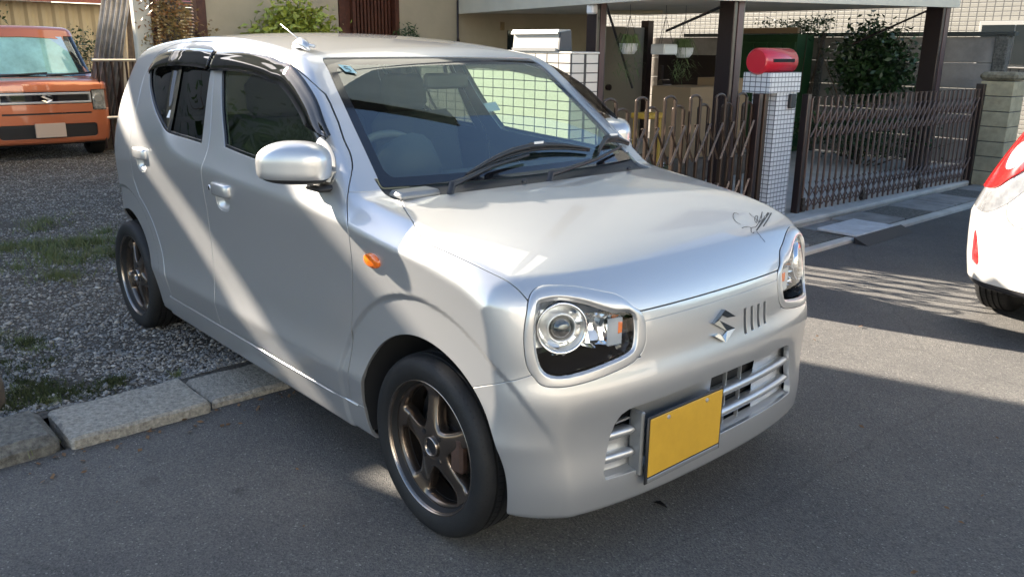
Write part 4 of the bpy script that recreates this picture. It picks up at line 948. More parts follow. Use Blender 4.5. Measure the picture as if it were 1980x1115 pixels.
# ---- ground sheets
def sheet(name, x0, x1, y0, y1, z, m, nx=1, ny=1, fn=None, kind='structure', smooth=False):
    X, Y = np.meshgrid(np.linspace(x0, x1, nx+1), np.linspace(y0, y1, ny+1), indexing='ij'); Z = np.full(X.shape, z) if fn is None else z+fn(X, Y)
    i, j = np.meshgrid(np.arange(nx), np.arange(ny), indexing='ij'); k = ny+1; F = np.stack([i*k+j, (i+1)*k+j, (i+1)*k+j+1, i*k+j+1], -1).reshape(-1, 4)
    return obj(name, np.stack([X.ravel(), Y.ravel(), Z.ravel()], 1), F, m, smooth=smooth, kind=kind)
sheet('ground', -150, 150, -150, 150, -.06, M['soil'])
def wav(X, Y): return .006*np.sin(X*1.7+Y*.6)*np.cos(Y*1.1)*np.clip((X+.9)/.8, 0, 1)
sheet('road', -1.262, 7.5, -14, 40, 0, M['asphalt'], 60, 200, wav, smooth=True)
sheet('far_pavement', 7.5, 9.2, -14, 40, .06, M['concrete'])
def n2(X, Y, s, seed=0.):
    return (np.sin(X*s+seed)*np.cos(Y*s*1.13+seed*2)+.5*np.sin(X*s*2.3+Y*s*1.7+seed*3)+.35*np.cos(X*s*4.1-Y*s*3.7+seed))/1.85
lotz = lambda X, Y: .012*n2(X, Y, 1.1)+.008*n2(X, Y, 4.3, 1.)+.004*n2(X, Y, 15., 2.)-.012*np.clip((-X-1.9)*0, 0, 1)
sheet('gravel_lot', -30, -1.55, -12, 2.05, .018, M['soil'], 260, 130, lotz, smooth=True)

# ---- gravel: tens of thousands of stones as one mass
def stones(name, N, area, size, seed, m, kind='stuff', bias=None):
    g = np.random.default_rng(seed); P = area(g, N); N = len(P)
    base = np.array([[1, 0, 0], [0, 1, 0], [-1, 0, 0], [0, -1, 0], [.2, .1, 1], [0, 0, -1.]]); Fb = np.array([[0, 1, 4], [1, 2, 4], [2, 3, 4], [3, 0, 4], [1, 0, 5], [2, 1, 5], [3, 2, 5], [0, 3, 5]])
    S = size(g, N); J = 1+g.uniform(-.35, .35, (N, 6, 3)); V = base[None]*J*S[:, None, None]*np.stack([g.uniform(.7, 1.3, N), g.uniform(.6, 1.2, N), g.uniform(.35, .75, N)], 1)[:, None]
    a = g.uniform(0, 6.28, N); c, s = np.cos(a), np.sin(a); X = V[:, :, 0]*c[:, None]-V[:, :, 1]*s[:, None]; Y = V[:, :, 0]*s[:, None]+V[:, :, 1]*c[:, None]; V[:, :, 0] = X; V[:, :, 1] = Y
    V += P[:, None]; F = (Fb[None]+np.arange(N)[:, None, None]*6).reshape(-1, 3)
    o = obj(name, V.reshape(-1, 3), F, m, kind=kind)
    at = o.data.attributes.new('tone', 'FLOAT', 'POINT'); at.data.foreach_set('value', np.repeat(g.uniform(0, 1, N)**1.3, 6).astype(np.float32)); return o
ms = M['stone']; t = ms.node_tree; at = t.nodes.new('ShaderNodeAttribute'); at.attribute_name = 'tone'; rp = t.nodes.new('ShaderNodeValToRGB'); cr = rp.color_ramp
cr.elements[0].color = (.12, .122, .125, 1); cr.elements[1].position = 1; cr.elements[1].color = (.42, .41, .385, 1); e = cr.elements.new(.5); e.color = (.22, .217, .21, 1); e = cr.elements.new(.8); e.color = (.29, .272, .24, 1)
t.links.new(at.outputs['Fac'], rp.inputs[0]); t.links.new(rp.outputs[0], t.nodes['Principled BSDF'].inputs['Base Color'])
def lot_area(g, N):
    d = g.power(.55, N)                                                  # denser near the camera
    x = -1.62-11.5*d; y0 = -1.45-.20*(-x-1.6)*.9; y = g.uniform(0, 1, N)*(2.0+3.1)-3.1; k = (y > -3.2)
    thin = n2(x, y, 1.7, 4.)+.3*n2(x, y, 6, 1.) < .35+g.uniform(0, .5, N)
    k &= thin | (x < -6); x, y = x[k], y[k]; return np.stack([x, y, .018+lotz(x, y)+.002], 1)
stones('gravel', 140000, lot_area, lambda g, N: .0045+.0085*g.uniform(0, 1, N)**2.2, 3, ms)
def big_area(g, N):
    x = -1.66-g.power(.7, N)*2.6; y = g.uniform(-1.75, 1.0, N); return np.stack([x, y, .022+lotz(x, y)], 1)
stones('loose_stones', 900, big_area, lambda g, N: .010+.014*g.uniform(0, 1, N)**2, 5, ms)
def grit_area(g, N):
    x = g.uniform(-1.25, -.9, N)-.0; y = g.uniform(-2, 1.2, N); k = g.uniform(0, 1, N) < np.exp(-(x+1.25)/.09); return np.stack([x[k], y[k], np.full(k.sum(), .002)], 1)
stones('grit', 1500, grit_area, lambda g, N: .0015+.003*g.uniform(0, 1, N)**2, 6, ms)
# ---- grass and moss in the gravel
def blades(name, spots, m, seed, h0=.03, wd=.0022):
    g = np.random.default_rng(seed); V = []; n = 0
    for (cx, cy, r_, cnt) in spots:
        a = g.uniform(0, 6.28, cnt); q = np.abs(g.normal(0, .5, cnt))*r_; x = cx+q*np.cos(a); y = cy+q*np.sin(a); z = .016+lotz(x, y); hh = h0*g.uniform(.4, 1.3, cnt); b_ = g.uniform(0, 6.28, cnt); ln = g.uniform(-.9, .9, (cnt, 2))*hh[:, None]
        w_ = wd*g.uniform(.6, 1.4, cnt); dx, dy = np.cos(b_)*w_, np.sin(b_)*w_
        V.append(np.stack([np.stack([x-dx, y-dy, z], 1), np.stack([x+dx, y+dy, z], 1), np.stack([x+ln[:, 0], y+ln[:, 1], z+hh], 1)], 1)); n += cnt
    V = np.concatenate(V); obj(name, V.reshape(-1, 3), np.arange(n*3).reshape(-1, 3), m, kind='stuff')
M['grass'] = mat('grass', (.16, .16, .07), rough=.6, noise=.5, nscale=14, col2=(.05, .09, .018))
g_ = np.random.default_rng(12)
blades('grass', [(-4.4+g_.normal(0, .45), -.55+g_.normal(0, .22), .20, 150) for _ in range(26)]+[(-3.6, -.75, .2, 200), (-5.5, -.4, .3, 200)], M['grass'], 2, .055, .003)
blades('moss_tufts', [(-1.86+g_.normal(0, .12), -1.36+g_.normal(0, .13), .11, 190) for _ in range(20)]+[(-2.3+g_.normal(0, .2), -1.5+g_.normal(0, .15), .14, 130) for _ in range(14)]+[(-1.75, -1.05, .06, 500), (-2.5, -1.2, .15, 500)], M['moss'], 4, .022, .003)
blades('weeds', [(-2.9+g_.normal(0, .6), -1.35+g_.normal(0, .2), .10, 120) for _ in range(14)]+[(-1.68, -1.30, .05, 120), (-1.66, -.82, .04, 90)], M['grass'], 8, .03)

# ---- kerb stones on this side
def kerbstone(x0, x1, y0, y1, z0, z1, m, bev=.012, tilt=0, lab=None, seed=0):
    g = np.random.default_rng(seed); b = MB(); b.box((x0, y0, z0), (x1, y1, z1), bev, rot=Euler((R(tilt), 0, 0)).to_matrix()); 
    o = b.build('kerb_stone', m); me = o.data; bm_ = __import__('bmesh').new(); bm_.from_mesh(me); __import__('bmesh').ops.subdivide_edges(bm_, edges=[e for e in bm_.edges if e.calc_length() > .08], cuts=14, use_grid_fill=True)
    for v in bm_.verts:
        p_ = v.co; v.co += Vector((n2(p_.x, p_.y, 33., seed)*.003, n2(p_.y, p_.z, 41., seed)*.003, n2(p_.x, p_.y, 27., seed+1)*.0028+n2(p_.x, p_.y, 90., seed)*.0012)) if p_.z > 0 else Vector((0, 0, 0))
    bm_.to_mesh(me); bm_.free(); me.polygons.foreach_set('use_smooth', np.ones(len(me.polygons), bool)); me.set_sharp_from_angle(angle=R(40))
    return tag(o, lab, 'kerb stone', 'kerb stones along the road edge')
kerbstone(-1.555, -1.235, -1.345, -.845, -.05, .045, M['kerb'], .010, .3, 'pale flat kerb stone with clean edges left of the silver car', 1)
kerbstone(-1.560, -1.262, -.825, -.30, -.05, .030, M['kerb'], .014, -.6, 'flat kerb stone with brown grit just beside the silver car', 2)
kerbstone(-1.57, -1.25, -2.05, -1.375, -.05, .062, M['kerb_dark'], .030, 1.0, 'dark mossy kerb stone with a rounded edge at the left border of the photo', 3)
kerbstone(-1.57, -1.25, -2.70, -2.07, -.05, .060, M['kerb_dark'], .030, -1.0, 'dark kerb stone beyond the left border, next to the rounded mossy one', 13)
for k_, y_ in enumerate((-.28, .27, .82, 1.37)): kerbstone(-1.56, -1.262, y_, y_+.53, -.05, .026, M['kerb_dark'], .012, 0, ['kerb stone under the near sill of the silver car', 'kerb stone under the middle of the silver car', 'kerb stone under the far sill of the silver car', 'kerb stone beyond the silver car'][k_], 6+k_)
b = MB(); b.tube([(-1.80, -1.52, -.05), (-1.80, -1.52, .10), (-1.80, -1.52, .165), (-1.80, -1.52, .175)], [.085, .088, .075, .03], 14); o = b.build('stone_post', M['wood'], None, True); tag(o, 'short brown weathered stump at the left border behind the dark kerb stone', 'stump')

# ---- gutter, kerb and forecourt on the far side
sheet('gutter', -1.80, -1.15, 1.92, 14, .012, M['concrete'])
b = MB(); b.box((-1.185, 2.0, -.02), (-1.105, 14, .030), .008); tag(b.build('kerb', M['concrete_l'], None), kind='structure')
for k_ in range(14):
    if k_ in (4,): continue
    b = MB(); y_ = 2.05+.52*k_; b.box((-1.60, y_, .0), (-1.20, y_+.505, .030+.004*(k_ % 3)), .006); o = b.build('gutter_cover', M['concrete'] if k_ % 3 else M['kerb_dark']); tag(o, kind='structure')
b = MB(); b.add([(-1.66, 1.95, .02), (-1.60, 1.95, .05), (-1.60, 14, .05), (-1.66, 14, .03)], [(0, 1, 2, 3)]); b.box((-1.74, 1.95, -.02), (-1.62, 14, .075), .01); tag(b.build('forecourt_edge', M['concrete_l']), kind='structure')
sheet('forecourt', -6.5, -1.72, 2.35, 9.3, .078, M['concrete_l'], kind='structure')
b = MB(); b.box((-1.42, 4.09, .036), (-1.08, 4.68, .058), .004); tag(b.build('sunlit_slab', mat('sunlit_patch_tone', (.50, .52, .54), rough=.6, noise=.2, nscale=12)), 'pale slab over the gutter, coloured as a sunlit patch, in front of the tiled gate pillar', 'plate')  # pale slab: the sunlit patch on the gutter is put into its colour
b = MB(); b.prism([(0, 0), (.11, 0), (.0, .045)], (-1.08, 4.02, .002), (1, 0, 0), (0, 0, 1), (0, 1, 0), .78); tag(b.build('kerb_ramp', M['black']), 'dark rubber wedge ramp at the road side of the pale slab', 'ramp')

# ---- tiled wall with letter box
tw = thing('tiled_wall', 'white tiled wall behind the silver car, with dark joints and a steel letter box on top', 'wall', (-2.9, 2.235, 0))
b = MB(); b.box((-3.75, 2.118, 0), (-2.208, 2.352, 1.352)); b.build('wall_core', M['grout'], tw)
tile_me = None
def tiles(par, o, u, v, nu, nv, su, sv, th, m, gap=.006, tu=None, name='tile'):
    """tiles of su x sv laid on the plane o + u, v; normal = u x v"""
    global tile_me
    u, v = Vector(u), Vector(v); n = u.cross(v); cache = {}
    for i in range(nu):
        for j in range(nv):
            if 'k' not in cache:
                b = MB(); b.box((gap/2, gap/2, 0), (su-gap/2, sv-gap/2, th), .0015); cache['k'] = b.build(name, m, None); q = cache['k']
            else: q = cache['k'].copy(); COL.objects.link(q)
            q.parent = par; mt = Matrix((u, v, n)).transposed().to_4x4(); mt.translation = Vector(o)+u*(i*su)+v*(j*sv)+n*random.uniform(-.0006, .0006)-rootloc(par); q.matrix_local = mt
tiles(tw, (-3.708, 2.118, .032), (1, 0, 0), (0, 0, 1), 15, 24, .10, .055, .007, M['tile'])
tiles(tw, (-2.208, 2.118, .032), (0, 1, 0), (0, 0, 1), 1, 24, .105, .055, .007, M['tile']); tiles(tw, (-2.208, 2.240, .032), (0, 1, 0), (0, 0, 1), 1, 24, .105, .055, .007, M['tile'])
b = MB(); b.box((-3.75, 2.112, 1.352), (-2.20, 2.356, 1.364), .003); b.build('wall_cap', M['tile'], tw)
lb = thing('letter_box', 'silver slanted letter box with a dark end, standing on the white tiled wall', 'letter box', (-2.5, 2.17, 1.365))
b = MB(); b.prism([(0, 0), (.012, .105), (.10, .118), (.11, 0)], (-2.72, 2.112, 1.368), (0, 1, 0), (0, 0, 1), (1, 0, 0), .40); b.build('box_body', mat('cream_box_paint', (.42, .40, .35), rough=.4), lb)
b = MB(); b.prism([(0, 0), (.012, .105), (.10, .118), (.11, 0)], (-2.319, 2.112, 1.368), (0, 1, 0), (0, 0, 1), (1, 0, 0), .012); b.build('box_end', mat('grey_end_cap', (.035, .037, .042), rough=.5), lb)
b = MB(); b.prism([(-.006, .098), (.008, .122), (.106, .124), (.106, .116)], (-2.73, 2.112, 1.368), (0, 1, 0), (0, 0, 1), (1, 0, 0), .41); b.build('box_lid', M['silver_matt'], lb)
b = MB(); b.box((-2.72, 2.104, 1.366), (-2.33, 2.112, 1.384)); b.build('box_lip', M['silver_matt'], lb)

for o_ in (tw, lb): o_.location += Vector((.42, -.45, 0))
# ---- gate pillar with red box
gp = thing('gate_pillar', 'slim gate pillar clad in small white tiles between the two folding gates, red box on top', 'pillar', (-1.9, 4.1, 0))
b = MB(); b.box((-2.02, 3.96, 0), (-1.80, 4.25, 1.07), .002); b.box((-2.03, 3.83, 1.07), (-1.79, 4.27, 1.225), .002); b.build('tiled_shaft', M['smalltile'], gp)
rb = thing('red_post_box', 'glossy red rounded box on top of the tiled gate pillar', 'post box', (-1.9, 4.05, 1.225))
b = MB(); 
b.lathe([(.001, 0), (.085, 0), (.10, .02), (.10, .44), (.085, .46), (.001, .46)], (-1.91, 3.80, 1.305), (0, 1, 0), 24); b.build('box_shell', M['red'], rb, auto=40)
b = MB(); b.box((-1.815, 3.88, 1.30), (-1.805, 4.18, 1.325), .002); b.build('box_slot', M['void'], rb)
b = MB(); b.box((-1.80, 4.12, .95), (-1.77, 4.20, 1.06), .006); tag(b.build('intercom', M['black']), 'small black intercom on the gate pillar below the red box', 'intercom')

# ---- folding gates
def gate1():
    g = thing('folding_gate', 'bronze folding gate with tall and short looped bars, left of the tiled gate pillar', 'gate', (-1.83, 2.9, 0), 'folding gates of the forecourt')
    tall = [2.061, 2.373, 2.668, 2.951, 3.251, 3.523]; short = [2.218, 2.520, 2.81, 3.10, 3.39, 3.65]
    def loop(x, y, w_, h, nm):
        b = MB(); r_ = w_/2; pts = []
        for s_ in (-1, 1): b.box((x-.009, y+s_*r_-.011, .03), (x+.009, y+s_*r_+.011, h), .003)
        b.build(nm, M['gatemetal'], g)
        b = MB(); P_ = [(x-.004, y+r_*math.cos(a), h-.003+.028*math.sin(a)) for a in np.linspace(0, math.pi, 9)]
        b.tube(P_, .0095, 6); b.build('gate_cap', M['gatelight'], g, True)
    for y in tall: loop(-1.82, y, .112, 1.055, 'gate_bar')
    for y in short: loop(-1.855, y, .112, .985, 'gate_bar')
    ys_ = sorted(tall+short)
    for i in range(len(ys_)-1):
        for z0 in (.18, .62):
            for d_ in (-1, 1):
                b = MB(); a0, a1 = (z0, z0+.26) if d_ > 0 else (z0+.26, z0); b.tube([(-1.80+.012*d_, ys_[i], a0), (-1.80+.012*d_, ys_[i+1], a1)], .010, 4); b.build('gate_link', M['gatelight'] if d_ > 0 else M['gatemetal'], g)
    b = MB(); b.box((-1.86, 3.72, .0), (-1.80, 3.77, 1.07), .004); b.build('gate_post', M['brownmetal'], g)
    b = MB(); b.box((-1.86, 3.80, .0), (-1.80, 3.85, 1.07), .004); b.build('gate_post', M['gatemetal'], g)
gate1()
M['gatemetal2'] = mat('brown_gate_bar', (.135, .090, .072), rough=.45, metal=.3)
def gate2():
    g = thing('folding_gate', 'brown folding gate of many thin bars between the gate pillar and the sandy block pillar', 'gate', (-1.72, 6.3, 0), 'folding gates of the forecourt')
    P0 = np.array([-1.80, 4.50]); P1 = np.array([-1.66, 7.62]); n = 33; pts = [P0+(P1-P0)*t for t in np.linspace(0, 1, n)]; first = None
    for i, p_ in enumerate(pts):
        if first is None:
            b = MB(); b.box((p_[0]-.008, p_[1]-.009, .06), (p_[0]+.008, p_[1]+.009, 1.02), .003); b.box((p_[0]-.014, p_[1]-.011, 1.02), (p_[0]+.014, p_[1]+.011, 1.028)); first = b.build('gate_bar', M['gatemetal2'], g)
        else:
            c = first.copy(); COL.objects.link(c); c.parent = g; c.location = Vector((p_[0]-P0[0], p_[1]-P0[1], 0))+first.location
    for i in range(n-2):
        for z0, hh in ((.70, .24), (.12, .20)):
            for d_ in (-1, 1):
                b = MB(); a0, a1 = (z0, z0+hh) if d_ > 0 else (z0+hh, z0); q = pts[i]; r_ = pts[i+2]; b.tube([(q[0]+.014*d_, q[1], a0), (r_[0]+.014*d_, r_[1], a1)], .007, 4); b.build('gate_link', M['gatemetal2'], g)
    for p_ in (pts[0], pts[10], pts[21]):
        b = MB(); b.cyl((p_[0]-.01, p_[1], .115), (p_[0]+.03, p_[1], .115), .032, 12); b.box((p_[0]-.005, p_[1]-.02, .11), (p_[0]+.02, p_[1]+.02, .20)); b.build('gate_wheel', M['gatelight'], g)
    b = MB(); b.box((-1.84, 4.40, .0), (-1.78, 4.45, 1.05), .004); b.build('gate_post', M['brownmetal'], g)
    b = MB(); b.box((-1.70, 7.62, .0), (-1.62, 7.68, 1.08), .004); b.build('gate_post', M['brownmetal'], g)
gate2()
# ---- block pillar
bp_ = thing('block_pillar', 'sandy concrete block pillar with a worn cap at the right end of the brown gate', 'pillar', (-1.5, 7.86, 0))
for k_ in range(7):
    b = MB(); b.box((-1.68+.0, 7.68, .03+.155*k_), (-1.36, 8.02, .03+.155*k_+.149), .006); b.build('block', M['block'], bp_)
b = MB(); b.box((-1.675, 7.685, 0), (-1.365, 8.015, 1.11)); b.build('mortar_core', M['grout'], bp_)
b = MB(); b.box((-1.70, 7.66, 1.115), (-1.34, 8.04, 1.20), .03); b.build('pillar_cap', mat('stained_cap', (.22, .19, .13), rough=.95, noise=.5, nscale=20), bp_)

# ---- boundary wall, building behind
bw = thing('boundary_wall', 'grey stained concrete panel wall with a dark coping, behind the brown gate', 'wall', (-3, 8.85, 0))
for k_ in range(5):
    for (x0, x1) in ((-9.0, -6.41), (-6.4, -4.15), (-4.14, -2.0)):
        b = MB(); b.box((x0, 8.82, .10+.295*k_), (x1, 8.87, .10+.295*k_+.287), .006); b.build('wall_panel', M['bwall'], bw)
b = MB(); b.box((-6.4, 8.79, 1.575), (-1.80, 8.90, 1.625), .004); b.build('coping', mat('dark_coping', (.05, .055, .05), rough=.8), bw)
b = MB(); b.box((-2.0, 8.79, 0), (-1.86, 8.92, 1.60), .01); b.build('end_post', M['kerb_dark'], bw)
b = MB(); b.box((-4.19, 8.79, 0), (-4.10, 8.85, 1.6), .01); b.build('wall_post', M['kerb_dark'], bw)
nb = thing('tiled_building', 'pale tiled building with a sliding window, rising behind the concrete panel wall', 'building', (-4, 12, 0))
b = MB(); b.box((-11, 10.6, 0), (-.9, 16, 7.0)); b.build('wall', M['bldtile'], nb)
wn = thing('window', None, None); wn.parent = nb
b = MB(); b.box((-2.85, 10.57, 1.2), (-1.95, 10.595, 1.80), .004); b.build('window_frame', M['alu'], wn)
for x_ in (-2.81, -2.39): b = MB(); b.box((x_, 10.55, 1.25), (x_+.40, 10.568, 1.75)); b.build('pane', M['winglass'], wn)
b = MB(); b.tube([(-1.62, 10.53, 1.5), (-1.62, 10.53, 1.98), (-1.70, 10.53, 2.06), (-1.72, 10.53, 2.2)], .035, 8); b.build('vent_pipe', M['stucco_w'], nb, True)
b = MB(); b.tube([(-1.36, 10.52, 0), (-1.36, 10.52, 6.8)], .05, 8); b.build('downpipe', M['brownmetal'], nb, True)
rl = thing('railing', 'dark railing beside the tiled building at the right border, behind the block pillar', 'railing', (-1.0, 9.9, 0))
for k_ in range(9): b = MB(); b.cyl((-1.45+.09*k_, 9.75, 0), (-1.45+.09*k_, 9.75, 1.38), .012, 6); b.build('rail_bar', M['brownmetal'], rl)
b = MB(); b.cyl((-1.5, 9.75, 1.38), (-.6, 9.75, 1.38), .02, 6); b.build('top_rail', M['brownmetal'], rl)
b = MB(); b.box((-1.75, 9.95, 0), (.2, 10.1, 1.55)); b.build('white_panel', M['stucco_w'], rl)

# ---- the house with its overhanging upper storey
hs = thing('house', 'beige rendered house whose upper floor overhangs the forecourt on dark brown posts', 'house', (-4.6, 4, 0))
cz = lambda x, y: 1.75+.026*(y-3.3)
HX = -6.62
PB = [(-6.62, 4.64), (-3.35, 3.45), (-2.2, 3.08), (-2.2, 8.1), (-6.62, 8.1)]
def slab(poly, z1, m, nm, z0=None, par=hs):
    n = len(poly); b = MB(); b.add([(x, y, cz(x, y) if z0 is None else z0) for x, y in poly]+[(x, y, z1) for x, y in poly], [tuple(range(n))[::-1], tuple(range(n, 2*n))]+[(i, (i+1) % n, n+(i+1) % n, n+i) for i in range(n)]); return b.build(nm, m, par)
slab(PB, 2.10, M['stucco_w'], 'overhang_ceiling')
for (p, q) in ((PB[0], PB[1]), (PB[1], PB[2]), (PB[2], PB[3])):
    d_ = np.array([q[0]-p[0], q[1]-p[1]]); d_ /= np.linalg.norm(d_); n_ = np.array([d_[1], -d_[0]])*.03; b = MB()
    b.add([(p[0], p[1], cz(*p)-.012), (q[0], q[1], cz(*q)-.012), (q[0]+n_[0], q[1]+n_[1], cz(*q)-.012), (p[0]+n_[0], p[1]+n_[1], cz(*p)-.012), (p[0], p[1], 2.11), (q[0], q[1], 2.11), (q[0]+n_[0], q[1]+n_[1], 2.11), (p[0]+n_[0], p[1]+n_[1], 2.11)], [(0, 1, 2, 3), (7, 6, 5, 4), (3, 2, 6, 7), (0, 3, 7, 4), (1, 5, 6, 2)]); b.build('fascia', M['stucco_w'], hs)
slab([(-9.5, 4.70), (-6.6, 4.70), (-3.35, 3.52), (-2.26, 3.16), (-2.26, 8.05), (-9.5, 8.05)], 13.0, M['stucco_g'], 'upper_floor', 2.11)
slab([(-9.7, 4.5), (-6.7, 4.45), (-3.4, 3.25), (-2.0, 2.85), (-2.0, 8.3), (-9.7, 8.3)], 13.08, M['brownmetal'], 'roof', 13.0)
b = MB(); u_ = np.array([-3.35+2.26, 3.52-3.16]); u_ = u_/np.linalg.norm(u_); n_ = np.array([-.32, -.95])*.012; p_ = np.array([-2.26, 3.16])
V = []
for (s_, z_) in ((.35, 3.0), (.62, 3.0), (.62, 11.5), (.35, 11.5)): q_ = p_+u_*s_+n_; V.append((q_[0], q_[1], z_))
b.add(V, [(0, 1, 2, 3)]); b.build('stair_window', M['winglass'], hs)
w2 = thing('window', None, None); w2.parent = hs
b = MB(); b.box((-2.258, 4.6, 3.0), (-2.22, 6.2, 4.2), .01); b.build('window_frame', M['alu'], w2)
b = MB(); b.box((-2.22, 4.68, 3.08), (-2.205, 6.12, 4.12)); b.build('pane', M['winglass'], w2)
b = MB(); b.box((HX-.25, 1.50, 0), (HX, 2.97, 7.0)); b.build('ground_wall', M['stucco'], hs)
b = MB(); b.box((HX-.25, 3.76, 0), (HX, 7.24, 3.0)); b.build('ground_wall', M['stucco'], hs)
b = MB(); b.box((HX-.25, 2.97, 2.5), (HX, 4.69, 7.0)); b.build('rear_upper_wall', M['stucco'], hs)
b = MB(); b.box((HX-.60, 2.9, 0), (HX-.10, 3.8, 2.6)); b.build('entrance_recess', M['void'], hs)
en = thing('entrance_door', None, None); en.parent = hs
for y0_, y1_ in ((2.975, 3.05), (3.14, 3.18), (3.70, 3.755)): b = MB(); b.box((HX-.10, y0_, 0), (HX+.02, y1_, 2.4)); b.build('door_frame', M['dwood'], en)
for k_ in range(11): b = MB(); b.box((HX-.08, 3.19+.046*k_, 0), (HX-.045, 3.19+.046*k_+.026, 2.3)); b.build('door_slat', M['dwood'], en)
b = MB(); b.box((HX-.07, 3.05, .9), (HX-.04, 3.14, 2.3)); b.build('door_panel', M['dwood'], en)
b = MB(); b.box((HX-.005, 5.42, .9), (HX+.015, 5.90, 1.60)); b.build('window', M['winglass'], hs)
b = MB(); b.box((HX, 5.30, 1.60), (HX+.02, 5.36, 1.70), .004); b.build('door_bell', mat('old_bell_plate', (.30, .20, .09), rough=.5), hs)
b = MB(); b.tube([(HX+.05, 4.58, 1.95), (HX+.05, 4.58, 1.50), (HX+.05, 4.59, 1.40)], [.013, .013, .034], 8); b.build('downpipe', M['brownmetal'], hs, True)
b = MB(); b.box((HX-.12, 7.30, .08), (HX-.05, 8.20, 1.70), .004); b.build('side_door', mat('drab_door', (.27, .235, .18), rough=.6), hs)
b = MB(); b.box((HX-.12, 8.20, .08), (HX+.02, 8.32, 1.80)); b.build('door_jamb', M['brownmetal'], hs)
b = MB(); b.cyl((HX-.05, 7.42, .85), (HX, 7.42, .85), .045, 8); b.build('door_knob', M['brownmetal'], hs)
gs = thing('green_shed', 'dark green shutter of a store under the overhang, behind the tiled gate pillar', 'shed', (-5.0, 8.3, 0))
b = MB(); b.box((-5.05, 8.33, .08), (-4.22, 8.75, 1.60), .004); b.build('shed_body', M['green'], gs)
for k_ in range(4): b = MB(); b.box((-5.04+.205*k_, 8.30, .12), (-5.04+.205*k_+.195, 8.328, 1.50), .004); b.build('shutter_panel', M['green'], gs)
b = MB(); b.box((-5.1, 8.28, 1.61), (-4.2, 8.33, 1.68)); b.build('shed_header', M['card'], gs)
b = MB(); b.box((-6.5, 8.35, .08), (-5.15, 8.7, 1.32)); tag(b.build('dark_cupboard', M['brownmetal']), 'dark cupboard beside the green shutter under the overhang', 'cupboard')
M['post_rib'] = mat('worn_post_metal', (.11, .065, .065), rough=.4, metal=.4)
def post(x, y, w_, ztop, lab, m=None):
    t_ = thing('canopy_post', lab, 'post', (x, y, 0), 'dark brown posts carrying the overhang')
    b = MB(); b.box((x-w_/2, y-w_/2, 0), (x+w_/2, y+w_/2, ztop), .006); b.build('post_shaft', m or M['brownmetal'], t_)
    b = MB(); b.box((x+w_/2-.001, y-w_*.18, 0), (x+w_/2+.008, y+w_*.30, ztop), .002); b.build('post_rib', M['post_rib'], t_)
    b = MB(); b.box((x-w_/2-.02, y-w_/2-.02, 0), (x+w_/2+.02, y+w_/2+.02, .09), .004); b.build('post_base', M['concrete'], t_)
post(-3.35, 3.56, .125, 1.76, 'left brown post of the overhang, behind the white tiled wall, with a small white lamp')
post(-2.35, 4.08, .15, 1.775, 'middle brown post of the overhang, standing behind the looped gate')
post(-2.32, 7.93, .19, 1.87, 'right brown post of the overhang, behind the gate of thin bars')
post(-4.9, 7.9, .12, 1.87, 'rear brown post under the overhang beside the green shutter')
b = MB(); b.box((-3.36, 3.43, 1.665), (-3.28, 3.50, 1.745), .012); tag(b.build('wall_lamp', M['white']), 'small white lamp fixed to the top of the left brown post', 'lamp')
b = MB(); b.cyl((-4.6, 4.9, 1.755), (-4.2, 5.5, 1.77), .022, 10); tag(b.build('ceiling_tube', mat('dull_tube', (.5, .42, .28), rough=.4)), 'yellowed fluorescent tube under the ceiling of the overhang', 'lamp')
for a_, c_, lab in (((-3.3, 3.62, 1.74), (-4.1, 4.95, 1.0), 'thin dark diagonal brace running down from the left brown post'), ((-2.4, 4.0, 1.72), (-3.3, 4.45, 1.55), 'short dark brace at the head of the middle brown post'), ((-2.4, 7.85, 1.83), (-3.2, 7.8, 1.47), 'dark brace at the head of the right brown post')):
    b = MB(); b.tube([a_, c_], .012, 6); tag(b.build('brace', M['brownmetal']), lab, 'brace')

# ---- plants
def foliage(name, c, rad, n, leaf, m, par, seed, flat=0., clumps=14, wid=.45):
    g = np.random.default_rng(seed); c = np.array(c); rad = np.array(rad)
    cc = g.normal(0, 1, (clumps, 3)); cc /= np.linalg.norm(cc, axis=1)[:, None]; cc *= g.uniform(.35, .95, clumps)[:, None]; k = g.integers(0, clumps, n)
    P_ = cc[k]+g.normal(0, .22, (n, 3)); P_ = P_*rad+c; d = g.normal(0, 1, (n, 3)); d[:, 2] = d[:, 2]*.6-flat; d /= np.linalg.norm(d, axis=1)[:, None]; s = np.cross(d, g.normal(0, 1, (n, 3))); s /= np.linalg.norm(s, axis=1)[:, None]
    L_ = leaf*g.uniform(.6, 1.3, n)[:, None]; nn = np.cross(d, s)*L_*.12
    V = np.stack([P_, P_+d*L_*.5+s*L_*wid*.5+nn, P_+d*L_, P_+d*L_*.5-s*L_*wid*.5+nn], 1); return obj(name, V.reshape(-1, 3), np.arange(n*4).reshape(-1, 4), m, par, kind=None)
def plant(name, lab, cat, base, c, rad, n, leaf, m, seed, stems=5, **kw):
    t_ = thing(name, lab, cat, base); g = np.random.default_rng(seed); b = MB()
    for k_ in range(stems):
        e_ = np.array(c)+g.normal(0, .45, 3)*np.array(rad); m_ = (np.array(base)+e_)/2+g.normal(0, .04, 3); b.tube([base+g.normal(0, .02, 3)*[1, 1, 0], m_, e_], [.012, .008, .003], 5)
    b.build('stems', M['bark'], t_, True); foliage('leaves', c, rad, n, leaf, m, t_, seed, **kw); return t_
plant('laurel_bush', 'dense dark green bush behind the roof of the orange car', 'bush', (-13.2, .2, 0), (-13.2, .15, 1.55), (.6, .75, .55), 5200, .085, M['leaf'], 21, clumps=26)
